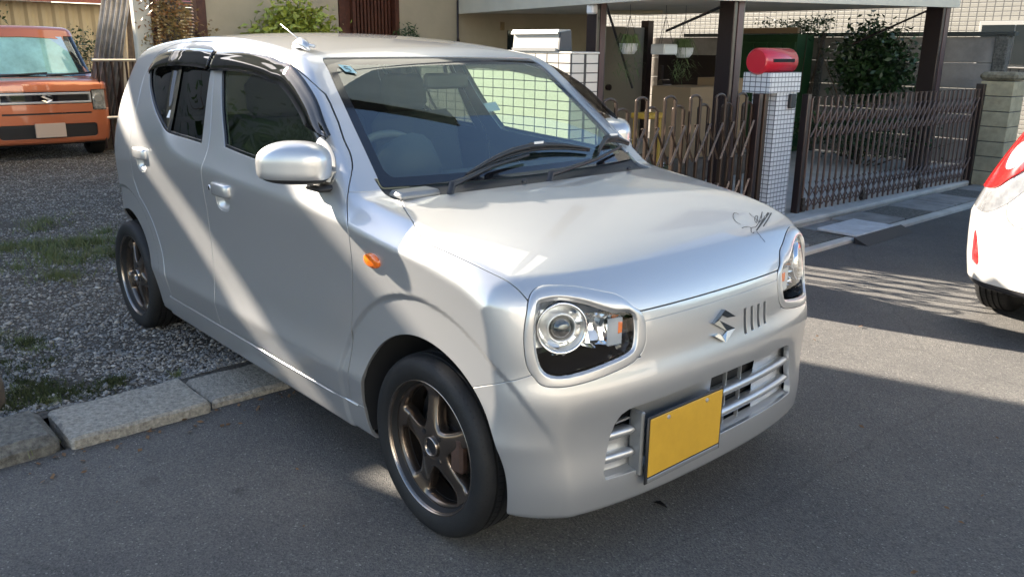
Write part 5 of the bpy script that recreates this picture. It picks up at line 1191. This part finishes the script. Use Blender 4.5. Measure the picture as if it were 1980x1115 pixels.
plant('weedy_shrub', 'thin straggly shrub between the orange car and the dark fence', 'shrub', (-10.8, 1.55, 0), (-10.8, 1.5, 1.10), (.3, .32, .45), 900, .05, M['leaf'], 22)
plant('yellow_green_bush', 'bright yellow green bush in front of the beige wall, left of the wooden entrance', 'bush', (-6.1, 2.15, 0), (-6.1, 2.17, 1.50), (.35, .42, .30), 3600, .072, M['leaf_y'], 23, clumps=30, flat=.3)
plant('russet_shrub', 'wiry shrub with orange red leaves in front of the slatted screen', 'shrub', (-6.45, 1.2, 0), (-6.45, 1.15, 1.58), (.18, .30, .34), 1200, .042, M['leaf_r'], 24, stems=12)
plant('small_bamboo', 'small green plant right of the wooden entrance above the car roof', 'plant', (-6.4, 3.78, 0), (-6.4, 3.74, 1.50), (.12, .16, .14), 260, .06, M['leaf'], 25, wid=.2)
plant('evergreen_shrub', 'tall dark evergreen shrub behind the brown gate, in front of the panel wall', 'shrub', (-3.25, 8.3, 0), (-3.25, 8.3, 1.25), (.52, .3, .48), 3200, .085, M['leaf_d'], 26, clumps=26, flat=.4)
plant('airy_tree', 'small leafy tree against the tiled building beside the red box', 'tree', (-4.3, 8.6, 0), (-4.3, 8.6, 1.72), (.55, .25, .16), 700, .05, M['leaf_d'], 27, stems=8)
plant('low_planting', 'dark low planting along the foot of the panel wall behind the brown gate', 'plants', (-3.0, 7.9, 0), (-2.9, 7.9, .42), (.95, .35, .25), 2200, .06, M['leaf_d'], 28, stems=8)
# hanging pots
def hanging(x, y, z, r_, lab, seed, basket=False, spider=True):
    t_ = thing('hanging_pot', lab, 'hanging pot', (x, y, z), 'pots hanging under the overhang')
    b = MB()
    if basket: b.box((x-r_, y-r_*1.2, z-.055), (x+r_, y+r_*1.2, z+.04), .012)
    else: b.lathe([(.001, -.06), (r_*.6, -.058), (r_*.92, -.02), (r_, .03), (r_*1.04, .035), (r_*.94, .03), (.001, .02)], (x, y, z), (0, 0, 1), 20)
    b.build('pot', M['white'], t_, not basket)
    b = MB()
    for k_ in range(3): a = 2.1*k_+.5; b.tube([(x+r_*math.cos(a), y+r_*math.sin(a), z+.03), (x, y, cz(x, y)-.10)], .003, 4)
    b.tube([(x, y, cz(x, y)-.10), (x, y, cz(x, y))], .003, 4); b.build('hanger', M['grout'], t_)
    if spider:
        g = np.random.default_rng(seed); V = []; 
        for k_ in range(150):
            a = g.uniform(0, 6.28); l_ = g.uniform(.06, .17); u_ = np.array([math.cos(a), math.sin(a), 0]); s_ = np.array([-u_[1], u_[0], 0])*.004; p0 = np.array([x, y, z+.03]); p1 = p0+u_*l_*.5+[0, 0, l_*.55]; p2 = p0+u_*l_+[0, 0, l_*.1-g.uniform(0, .12)]
            V += [p0-s_, p0+s_, p1+s_, p1-s_, p1-s_, p1+s_, p2+s_*.2, p2-s_*.2]
        for k_ in range(160):
            a = g.uniform(0, 6.28); o_ = np.array([x+g.normal(0, .06), y+g.normal(0, .06), z-.15+g.normal(0, .05)]); u_ = np.array([math.cos(a), math.sin(a), g.uniform(-1.2, .3)])*g.uniform(.04, .10); s_ = np.array([-math.sin(a), math.cos(a), 0])*.003; V += [o_-s_, o_+s_, o_+u_+s_*.2, o_+u_-s_*.2]
        obj('trailing_leaves', np.array(V), np.arange(len(V)).reshape(-1, 4), M['leafp'], t_)
M['leafp'] = mat('pale_spider_leaf', (.22, .28, .12), rough=.5, noise=.4, nscale=9, col2=(.08, .14, .04))
hanging(-3.4, 4.05, 1.40, .085, 'white bowl hanging on three strings with a trailing spider plant, left of the other two', 31)
hanging(-3.4, 4.56, 1.395, .085, 'white square basket hanging with yellow lining, middle of the hanging pots', 32, True, False)
hanging(-3.4, 4.86, 1.37, .095, 'white pot hanging with a bushy spider plant, right of the white basket', 33)
# things on the forecourt behind the looped gate
b = MB(); b.box((-4.0, 5.15, .30), (-3.5, 5.75, 1.02), .004); tag(b.build('cardboard_box', M['card']), 'tall cardboard box standing behind the looped gate under the hanging pots', 'box')
b = MB(); b.box((-3.9, 5.80, .30), (-3.5, 6.15, 1.10), .004); tag(b.build('cardboard_box', M['card']), 'narrower cardboard box next to the tall one behind the looped gate', 'box')
b = MB(); b.box((-4.1, 5.05, .08), (-3.4, 6.2, .30), .01); tag(b.build('low_table', M['wood']), 'low wooden stand carrying the cardboard boxes behind the looped gate', 'stand')
b = MB(); b.box((-3.3, 4.0, .78), (-3.1, 4.25, .83), .01); b.box((-3.28, 4.02, .08), (-3.25, 4.05, .78)); b.box((-3.15, 4.20, .08), (-3.12, 4.23, .78)); tag(b.build('yellow_stand', M['yellow']), 'yellow topped stand seen through the bars of the looped gate', 'stand')
for k_, (x_, y_) in enumerate(((-2.7, 3.35), (-2.72, 3.72))):
    t_ = thing('flower_pot', ['left pot of small white flowers at the foot of the looped gate', 'right pot of small white flowers at the foot of the looped gate'][k_], 'flower pot', (x_, y_, .08), 'flower pots behind the looped gate')
    b = MB(); b.lathe([(.001, .08), (.09, .08), (.12, .26), (.001, .25)], (x_, y_, 0), (0, 0, 1), 14); b.build('pot', M['card'], t_)
    foliage('leaves', (x_, y_, .36), (.15, .15, .11), 420, .04, M['leaf'], t_, 40+k_); foliage('blossoms', (x_, y_, .40), (.16, .16, .10), 60, .018, M['white'], t_, 44+k_, wid=1.)
b = MB(); b.cyl((-4.85, 6.35, .95), (-4.80, 6.45, .95), .09, 16); b.box((-4.9, 6.38, .3), (-4.86, 6.42, 1.2)); tag(b.build('garden_tool', M['brownmetal']), 'dark round tool hanging beside the side door under the overhang', 'tool')

# ---- left background: screen, boards, fence, shed
sc_ = thing('slatted_screen', 'brown screen of thin horizontal slats left of the beige wall', 'screen', (-6.7, 1.2, 0))
for k_ in range(44): b = MB(); b.box((-6.72, 1.03, .80+.030*k_), (-6.70, 1.42, .80+.030*k_+.017)); b.build('slat', M['wood'], sc_)
b = MB(); b.box((-6.75, 1.41, 0), (-6.60, 1.497, 3.0), .004); b.build('screen_post', M['dwood'], sc_)
b = MB(); b.box((-6.74, .99, 0), (-6.67, 1.035, 2.4), .004); b.build('screen_post', M['dwood'], sc_)
b = MB(); b.box((-6.80, 1.12, 0), (-6.77, 1.30, 2.2)); b.build('screen_stile', M['brownmetal'], sc_)
b = MB(); b.box((-6.75, .83, 0), (-6.65, .985, 2.6), .01); tag(b.build('white_post', M['stucco_w']), 'whitish post left of the slatted screen, above the rear of the silver car', 'post')
X_ = np.linspace(0, .46, 60); V = []
for i, x_ in enumerate(X_):
    for z_, dy in ((.30, -.30), (3.0, .78)): V.append((-9.75-.028*math.sin(x_*75)+.0, 1.28+x_*.74+dy*.62, z_))
obj('corrugated_sheet', V, [(2*i, 2*i+2, 2*i+3, 2*i+1) for i in range(59)], M['zinc'], None, None, True); tag(bpy.data.objects['corrugated_sheet'], 'grey corrugated metal sheet leaning behind the dark fence', 'metal sheet')
bpy.data.objects['corrugated_sheet'].modifiers.new('s', 'SOLIDIFY').thickness = .003
for k_, (y_, ln, w_, mm) in enumerate(((1.76, .12, .085, 'wood'), (1.86, .10, .07, 'brownmetal'), (1.66, .20, .06, 'stucco_w'), (1.56, .26, .07, 'brownmetal'))):
    b = MB(); b.tube([(-9.82, y_, .2), (-9.86, y_+ln, 3.0)], [w_/1.4, w_/1.4], 4); tag(b.build('leaning_board', M[mm]), ['weathered board leaning right of the corrugated sheet', 'dark narrow board leaning beside the weathered board', 'pale board leaning close to the whitish post', 'dark board leaning just behind the corrugated sheet'][k_], 'board', 'boards leaning behind the fence')
fe = thing('metal_fence', 'low dark fence of vertical bars with a pale top rail behind the silver car', 'fence', (-9.4, 2.2, 0))
for k_ in range(26): b = MB(); b.cyl((-9.5, 1.28+.085*k_, .12), (-9.5, 1.28+.085*k_, 1.17), .014, 6); b.build('fence_bar', M['brownmetal'], fe)
for z_ in (1.19, .50): b = MB(); b.cyl((-9.49, 1.22, z_), (-9.49, 3.6, z_), .018, 8); b.build('fence_rail', M['alu'], fe)
b = MB(); b.box((-10.25, 1.35, 0), (-10.2, 3.6, 1.02)); tag(b.build('plank_wall', M['wood']), 'dark brown plank wall standing close behind the metal fence', 'wall')
sh = thing('shed', 'beige corrugated shed with a red brown roof at the top left behind the orange car', 'shed', (-14.5, 2.5, 0))
V = []; n_ = 160
for i in range(n_+1): y_ = -3+8*i/n_; V += [(-13.9+.018*(1 if (i % 4) < 2 else -1), y_, 0), (-13.9+.018*(1 if (i % 4) < 2 else -1), y_, 2.02)]
obj('shed_wall', V, [(2*i, 2*i+2, 2*i+3, 2*i+1) for i in range(n_)], M['shed'], sh)
b = MB(); b.prism([(.25, 2.02), (.25, 2.08), (-2.0, 3.0), (-2.0, 2.9)], (-13.9, -3.2, 0), (1, 0, 0), (0, 0, 1), (0, 1, 0), 8.4); b.build('shed_roof', M['rroof'], sh)
b = MB(); b.box((-16.5, -3, 0), (-14, 5, 2.0)); b.build('shed_body', M['shed'], sh)

# ---- neighbours outside the frame that shade the lot and stand across the road
nh = thing('neighbour_house', 'neighbouring two storey house beyond the left border, with added panels on its edge shading the gravel lot', 'house', (-9, -4, 0))
b = MB(); b.box((-12.5, -9.5, 0), (-8.0, -1.15, 3.88)); b.build('wall', M['nwall'], nh)
b = MB(); b.box((-8.06, -9.5, 3.88), (-8.0, -3.02, 4.04)); b.build('shade_strip', M['stucco_w'], nh)  # unseen strip added to close the slit and keep the ground patch small
b = MB(); b.box((-8.06, -3.7, 4.05), (-8.0, -1.0, 4.68)); b.build('shade_panel', M['stucco_w'], nh)  # unseen panels added as blockers; the slit below leaves the door streak
b = MB(); b.box((-8.06, -9.5, 4.05), (-8.0, -3.72, 4.98)); b.build('shade_panel', M['stucco_w'], nh)
for y_ in (-9.0, -7.4, -5.8, -4.2, -1.3): b = MB(); b.box((-8.09, y_-.02, 3.86), (-8.06, y_+.02, 4.6)); b.build('shade_panel_post', M['alu'], nh)
rh = thing('rear_house', 'tall house far behind the shed and the orange car, outside the top of the frame', 'house', (-18, -2, 0))
b = MB(); b.box((-22, -14, 0), (-18, 3.0, 7.3)); b.build('wall', M['stucco_w'], rh)
lf_ = np.random.default_rng(77); V = []
for k_ in range(170):
    x_ = -1.24+abs(lf_.normal(0, .10)) if k_ % 3 else lf_.uniform(-1.2, 1.6); y_ = lf_.uniform(-2.1, .2) if k_ % 3 else lf_.uniform(-2.2, 3.2); a = lf_.uniform(0, 6.28); l_ = lf_.uniform(.006, .018); u_ = np.array([math.cos(a), math.sin(a), 0])*l_; s_ = np.array([-math.sin(a), math.cos(a), 0])*l_*.45; o_ = np.array([x_, y_, .004])
    V += [o_-u_, o_-s_+[0, 0, l_*.3], o_+u_+[0, 0, l_*.2], o_+s_]
obj('fallen_leaves', V, np.arange(len(V)).reshape(-1, 4), M['leaf_dry'], None, kind='stuff')
b = MB(); b.add([(.330, -.070, .006), (.352, -.074, .012), (.368, -.056, .008), (.345, -.052, .011), (.385, -.066, .007)], [(0, 1, 2, 3), (1, 4, 2)]); tag(b.build('dead_leaf', M['gloss_black']), 'small black wet leaf on the asphalt in front of the bumper', 'leaf')
oh = thing('opposite_house', 'pale house across the road behind the viewer', 'house', (13, 0, 0))
b = MB(); b.box((10.5, -13, 0), (17, 6.5, 5.6)); b.build('wall', M['stucco_g'], oh)
b = MB(); b.box((10.3, -13.3, 5.6), (17.3, 6.8, 5.9)); b.build('roof', M['zinc'], oh)
b = MB(); b.box((9.2, -13, 0), (9.4, 30, 1.25)); tag(b.build('garden_wall', M['bwall']), 'garden wall across the road behind the viewer', 'wall')
plant('street_hedge', 'green hedge behind the garden wall across the road', 'hedge', (9.9, 2, 0), (9.9, 2.0, 1.6), (.4, 9, .9), 9000, .22, M['leaf'], 50, stems=14, clumps=60)
plant('shade_tree', 'leafy tree beside the lot beyond the left border', 'tree', (-7.0, -4.6, 0), (-7.0, -4.6, 1.6), (.75, 2.0, 1.15), 9000, .13, M['leaf'], 51, stems=16, clumps=50)
# ================================================================ the other two cars
def box_car(spec):
    def f(x, y, z):
        a = np.abs(y); fs = a-(spec['hw']-spec['tum']*np.maximum(z-spec['belt'], 0)-.10*np.maximum(spec['low']-z, 0)-.035*((z-.6)/.5)**2*(z < .9))
        ff = x-(spec['nose']-.06*a*a-.12*a**4-spec['rake']*np.maximum(z-.55, 0)**2-.12*np.maximum(.42-z, 0))
        hood = z-(spec['hood']+.10*(spec['nose']-x)-.05*a*a)
        xw = spec['wx']-(z-spec['hood'])*spec['ws']-.12*a*a; fw = (x-xw)*spec['wk']
        fr = spec['tail']+.10*a*a+.1*a**4+spec['rr']*np.maximum(z-1.0, 0)-x
        rf = z-(spec['roof']-.05*a*a-.02*(x-spec['rx'])**2)
        core = smin(smax(hood, ff, .05), smax(smax(rf, fw, .04), .5-z, .02), .03)
        o = smax(core, fs, .10); o = smax(o, fr, .14); return smax(o, .22-z, .03)
    return f
# ---- orange kei wagon, nose to +x
OX, OY = -9.42, .65
of = box_car(dict(hw=.7375, tum=.16, belt=.95, low=.45, nose=0., rake=.12, hood=.96, wx=-.50, ws=.80, wk=.75, tail=-3.4, rr=.08, roof=1.60, rx=-1.8))
oc = thing('kei_wagon', 'orange boxy small car parked facing the camera at the far left, chrome grille bar', 'car', (OX-1.6, OY, 0))
def place(V): return V+np.array([OX, OY, 0])
V, F = nets(of, (-3.5, -.80, .18), (.06, .80, 1.66), .022, 3)
def ocut(V, F, fn, g=.0):
    s = fn(*V.T); V1, i_, _ = clip(V, F, s+g); V2, _, o_ = clip(V, F, s-g); return compact(V1, i_), compact(V2, o_)
wsq = lambda x, y, z: np.maximum.reduce([smax(np.abs(y)-(.635-.14*(z-1.0)), np.maximum(z-1.525, .99-z), .05), -.9-x])
ws_, bd = ocut(V, F, wsq)
sw = lambda x, y, z: np.maximum.reduce([.5-np.abs(y), smax(1.02-z, z-1.47, .03), x+.62+.5*(z-1.02)*1.0, -3.1-x, -np.where(True, np.minimum(np.abs(x+1.62)-.04, 9), 0)])
side_, bd = ocut(*bd, sw)
ar, bd = ocut(*bd, lambda x, y, z: np.maximum(np.minimum(np.hypot(x+.60, z-.27), np.hypot(x+3.02, z-.27))-.31, .42-np.abs(y)))
hl_, bd = ocut(*bd, lambda x, y, z: np.maximum.reduce([.505-np.abs(y), z-.845, .60-z, -.20-x]), .003)
gr_, bd = ocut(*bd, lambda x, y, z: np.maximum.reduce([np.abs(y)-.50, z-.83, .685-z, -.3-x]), .002)
lo_, bd = ocut(*bd, lambda x, y, z: np.maximum(smax(np.abs(y)-.54, np.abs(z-.37)-.085, .04), -.3-x), .0)
sl_, bd = ocut(*bd, lambda x, y, z: np.maximum(smax(np.abs(y)-.50, np.abs(z-.575)-.012, .01), -.3-x), .0)
hd, bd = ocut(*bd, lambda x, y, z: np.maximum.reduce([np.abs(y)-.63, .84-z, z-.985+.10*(x+.5)*0, -.52-x]), .003)
N0 = lambda VF: normals(of, VF[0], 2e-3)
def oput(nm, VF, m, d=0., par=oc):
    Vv, Ff = compact(*VF); Nn = normals(of, Vv, 2e-3); Vv = Vv+Nn*d; Vv, Ff, Nn = panel(Vv, Ff, of, .03, None, .002, Nn); return obj(nm, place(Vv), Ff, m, par, Nn)
oput('body', bd, M['orange_paint']); oput('hood', hd, M['orange_paint']); oput('windscreen', ws_, M['wind_glass'], -.008)
[oput('side_window', (side_[0], side_[1][(side_[0][side_[1]][:, :, 1]*q_ > 0).all(1)]), M['rear_glass'], -.006) for q_ in (-1, 1)]; oput('grille', gr_, M['gloss_black'], -.012); oput('lower_grille', lo_, M['black'], -.02); oput('bumper_slot', sl_, M['black'], -.015)
Vh, Fh = hl_; 
for sg in (-1, 1):
    k = (Vh[Fh][:, :, 1]*sg > 0).all(1); h_ = thing('headlight', None, None); h_.parent = oc
    oput('lamp_glass', (Vh, Fh[k]), M['lens'], .0, h_)
    b = MB(); b.box(place(np.array([-.13, sg*.52, .61])), place(np.array([-.05, sg*.66, .84]))); b.build('lamp_bowl', mat('lamp_bowl', (.62, .61, .58), rough=.25, metal=.8, noise=.6, nscale=22), h_)
    b = MB(); b.cyl(place(np.array([-.06, sg*.575, .74])), place(np.array([-.025, sg*.575, .74])), .045, 16); b.build('lamp_reflector', M['chrome'], h_)
b = MB(); b.add([place(np.array(q)) for q in ((-.62, -.56, 1.02), (-.62, .56, 1.02), (-.92, .48, 1.46), (-.92, -.48, 1.46))], [(0, 1, 2, 3)]); b.build('sky_tint_plane', mat('sky_reflection_tint', (.42, .62, .80), rough=.35, metal=.3, noise=.3, nscale=4), oc)  # blue plane added behind the windscreen, its colour stands in for reflected sky
b = MB()
for z_ in (.705, .805): b.box(place(np.array([-.035, -.49, z_-.012])), place(np.array([-.004, .49, z_+.012])), .004)
for s_ in (-1, 1): b.box(place(np.array([-.045, s_*.495, .70])), place(np.array([-.012, s_*.478, .81])), .004)
b.build('chrome_frame', M['chrome_soft'], oc)
badge(OX+.004, OY, .755, .062, .055, .05, oc, M['chrome_soft'])
b = MB(); b.box(place(np.array([-.022, -.165, .30])), place(np.array([.012, .165, .465])), .003); b.build('number_plate', mat('pale_plate', (.45, .36, .30), rough=.5), oc)
b = MB(); 
for s_ in (-.9, .1): b.tube([place(np.array([-.50, s_*.5+.1, 1.0])), place(np.array([-.53, s_*.5+.62, 1.03]))], .012, 5)
b.build('wipers', M['black'], oc)
for cx_ in (-.60, -3.02):
    for sg in (-1, 1):
        w_ = thing('wheel', None, None); w_.parent = oc; w_.location = Vector((OX+cx_, OY+sg*.64, .273))-rootloc(oc)
        b = MB(); b.lathe([(.17, -.08), (.25, -.08), (.273, -.05), (.273, .05), (.25, .08), (.18, .08)], (OX+cx_, OY+sg*.63, .273), (0, sg, 0), 32); b.build('tyre', M['tyre'], w_, True)
        b = MB(); b.lathe([(.001, .055), (.16, .06), (.18, .075)], (OX+cx_, OY+sg*.63, .273), (0, sg, 0), 24); b.build('rim', M['chrome_soft'], w_)
b = MB(); b.box(place(np.array([-3.3, -.6, .2])), place(np.array([-.1, .6, .28]))); b.box(place(np.array([-3.3, -.62, .28])), place(np.array([-.62, .62, .9]))); b.build('underbody', M['void'], oc)
for s_ in (-.33, .33): b = MB(); b.box(place(np.array([-1.75, s_-.22, .9])), place(np.array([-1.62, s_+.22, 1.42])), .05); b.build('seat', M['seat'], oc)

# ---- white hatchback on the road, seen from behind: its tail towards -y; local x = forward (+y in the world)
WX, WY = 1.0, 2.38
hw = .845
def wf(x, y, z):
    a = np.abs(y)
    fs = a-(hw-.03*((z-.62)/.4)**2-.40*np.maximum(z-.60, 0)-.10*np.maximum(.38-z, 0))
    fr = (.0+.13*a*a+.22*a**4+.06*np.maximum(.50-z, 0)+.55*np.maximum(z-.60, 0)**1.5*.75)-x
    rf = z-(1.50-.06*a*a-.03*(x-1.8)**2)
    ff = x-(3.9-.2*a*a)
    hood = np.maximum(z-1.02, x-2.9)*0-1
    o = smax(fr, fs, .16); o = smax(o, rf, .12); o = smax(o, ff, .12); return smax(o, .235-z, .035)
wc = thing('white_hatchback', 'white hatchback parked along the road at the right border, only its rear corner in view', 'car', (WX, WY+2, 0))
def wpl(V): V = np.asarray(V, float).reshape(-1, 3); return np.stack([WX+(-V[:, 1]), WY+V[:, 0], V[:, 2]], 1)   # forward -> +y, left -> -x
V, F = nets(wf, (-.06, -.90, .18), (4.0, .90, 1.56), .018, 3)
def wput(nm, VF, m, d=0., par=wc):
    Vv, Ff = compact(*VF); Nn = normals(wf, Vv, 2e-3); Vv = Vv+Nn*d; Vv, Ff, Nn = panel(Vv, Ff, wf, .03, None, .002, Nn)
    N2 = np.stack([-Nn[:, 1], Nn[:, 0], Nn[:, 2]], 1); return obj(nm, wpl(Vv), Ff, m, par, N2)
ar, bd = ocut(V, F, lambda x, y, z: np.maximum(np.minimum(np.hypot(x-.72, z-.30), np.hypot(x-3.2, z-.30))-.345, .5-np.abs(y)))
# lamp outlines in rear view (|y|, z): red outer band with a clear centre
T1 = smooth_poly([(.86, .74), (.86, .84), (.80, .95), (.66, 1.02), (.50, 1.01), (.47, .95), (.54, .87), (.62, .80), (.70, .74)], 4)
T2 = smooth_poly([(.665, .85), (.66, .92), (.61, .975), (.52, .98), (.51, .95), (.57, .89), (.63, .84)], 4)
T3 = smooth_poly([(.86, .66), (.86, .73), (.70, .73), (.61, .79), (.52, .85), (.49, .82), (.55, .74), (.62, .67), (.72, .62)], 4)
tl1, bd = ocut(*bd, lambda x, y, z: np.maximum(sdf(np.abs(y), z, T1), x-.62), .0015)
tl3, bd = ocut(*bd, lambda x, y, z: np.maximum(sdf(np.abs(y), z, T3), x-.62), .0015)
ref, bd = ocut(*bd, lambda x, y, z: np.maximum(sdf(np.abs(y), z, smooth_poly([(.70, .36), (.745, .36), (.755, .42), (.755, .52), (.735, .50)], 3)), x-.5), .002)
gl, bd = ocut(*bd, lambda x, y, z: np.maximum(smax(np.abs(y)-.56, np.abs(z-1.17)-.15, .06), x-.9), .0)
sg_, bd = ocut(*bd, lambda x, y, z: np.maximum.reduce([.5-np.abs(y), smax(.98-z, z-1.38, .04), .75-x, x-3.3]), .0)
low, bd = ocut(*bd, lambda x, y, z: z-.275+.0*x, .001)
hat, bd = ocut(*bd, lambda x, y, z: np.maximum(smax(np.abs(y)-.60, np.maximum(.58-z, z-1.44), .08), x-1.2), .003)
wput('tailgate', hat, M['white_paint'])
bmp, bd = ocut(*bd, lambda x, y, z: np.maximum(z-.56, x-.42), .0025)
wput('rear_bumper', bmp, M['white_paint'])
wput('body', bd, M['white_paint']); wput('bumper_valance', low, M['black'], -.004); wput('rear_window', gl, M['rear_glass'], -.005); [wput('side_window', (sg_[0], sg_[1][(sg_[0][sg_[1]][:, :, 1]*q_ > 0).all(1)]), M['rear_glass'], -.005) for q_ in (-1, 1)]
inn, out_ = ocut(*tl1, lambda x, y, z: sdf(np.abs(y), z, T2))
for sg in (1, -1):
    tl_ = thing('tail_light', None, None); tl_.parent = wc
    for nm, VF, m, d_ in (('red_lens', out_, M['red_lens'], .010), ('clear_lens', inn, mat('milky_lens', (.62, .62, .66), rough=.15, metal=.3, coat=1), .004), ('lower_lens', tl3, mat('smoky_clear_lens', (.42, .43, .45), rough=.12, metal=.6, coat=1, noise=.5, nscale=8), .002)):
        k = (VF[0][VF[1]][:, :, 1]*sg > 0).all(1); wput(nm, (VF[0], VF[1][k]), m, d_, tl_)
for sg in (1, -1): k = (ref[0][ref[1]][:, :, 1]*sg > 0).all(1); wput('bumper_reflector', (ref[0], ref[1][k]), M['red_lens'], -.006)
for cx_ in (.72, 3.2):
    for sg in (-1, 1):
        w_ = thing('wheel', None, None); w_.parent = wc; o_ = wpl([cx_, sg*.735, .30])[0]; w_.location = Vector(o_)-rootloc(wc)
        b = MB(); pr = [(.19, .07), (.24, .088), (.275, .084), (.292, .070), (.298, .05)]
        for g in (.045, .015, -.015, -.045): pr += [(.300, g+.006), (.292, g+.004), (.292, g-.004), (.300, g-.006)]
        pr += [(.298, -.05), (.292, -.07), (.275, -.084), (.24, -.088), (.19, -.07)]
        b.lathe(pr, o_, wpl([0, sg, 0])[0]-wpl([0, 0, 0])[0], 72); b.build('tyre', M['tyre'], w_, auto=35)
        b = MB(); b.lathe([(.001, .05), (.17, .055), (.195, .07)], o_, wpl([0, sg, 0])[0]-wpl([0, 0, 0])[0], 24); b.build('rim', M['chrome_soft'], w_)
        b = MB()
        for k_ in range(64):
            a = 2*math.pi*k_/64; 
            for (h0, h1) in ((-.078, -.050), (-.040, -.020), (-.010, .010), (.020, .040), (.050, .078)):
                P_ = [o_+np.array([sgx*h, (.3012-(.010 if abs(h) > .06 else 0))*math.cos(a+da), (.3012-(.010 if abs(h) > .06 else 0))*math.sin(a+da)]) for sgx, h, da in ((1, h0, -.010), (1, h1, -.010), (1, h1, .010), (1, h0, .010))]
                b.add(P_, [(0, 1, 2, 3)])
        b.build('tread_blocks', M['void'], w_)
b = MB(); b.box(wpl([.25, -.6, .2])[0], wpl([3.6, .6, .34])[0]); b.build('underbody', M['void'], wc)
b = MB(); b.tube([wpl([.35, .35, .26])[0], wpl([.10, .35, .235])[0]], .025, 12); b.build('exhaust_pipe', M['chrome_soft'], wc, True)
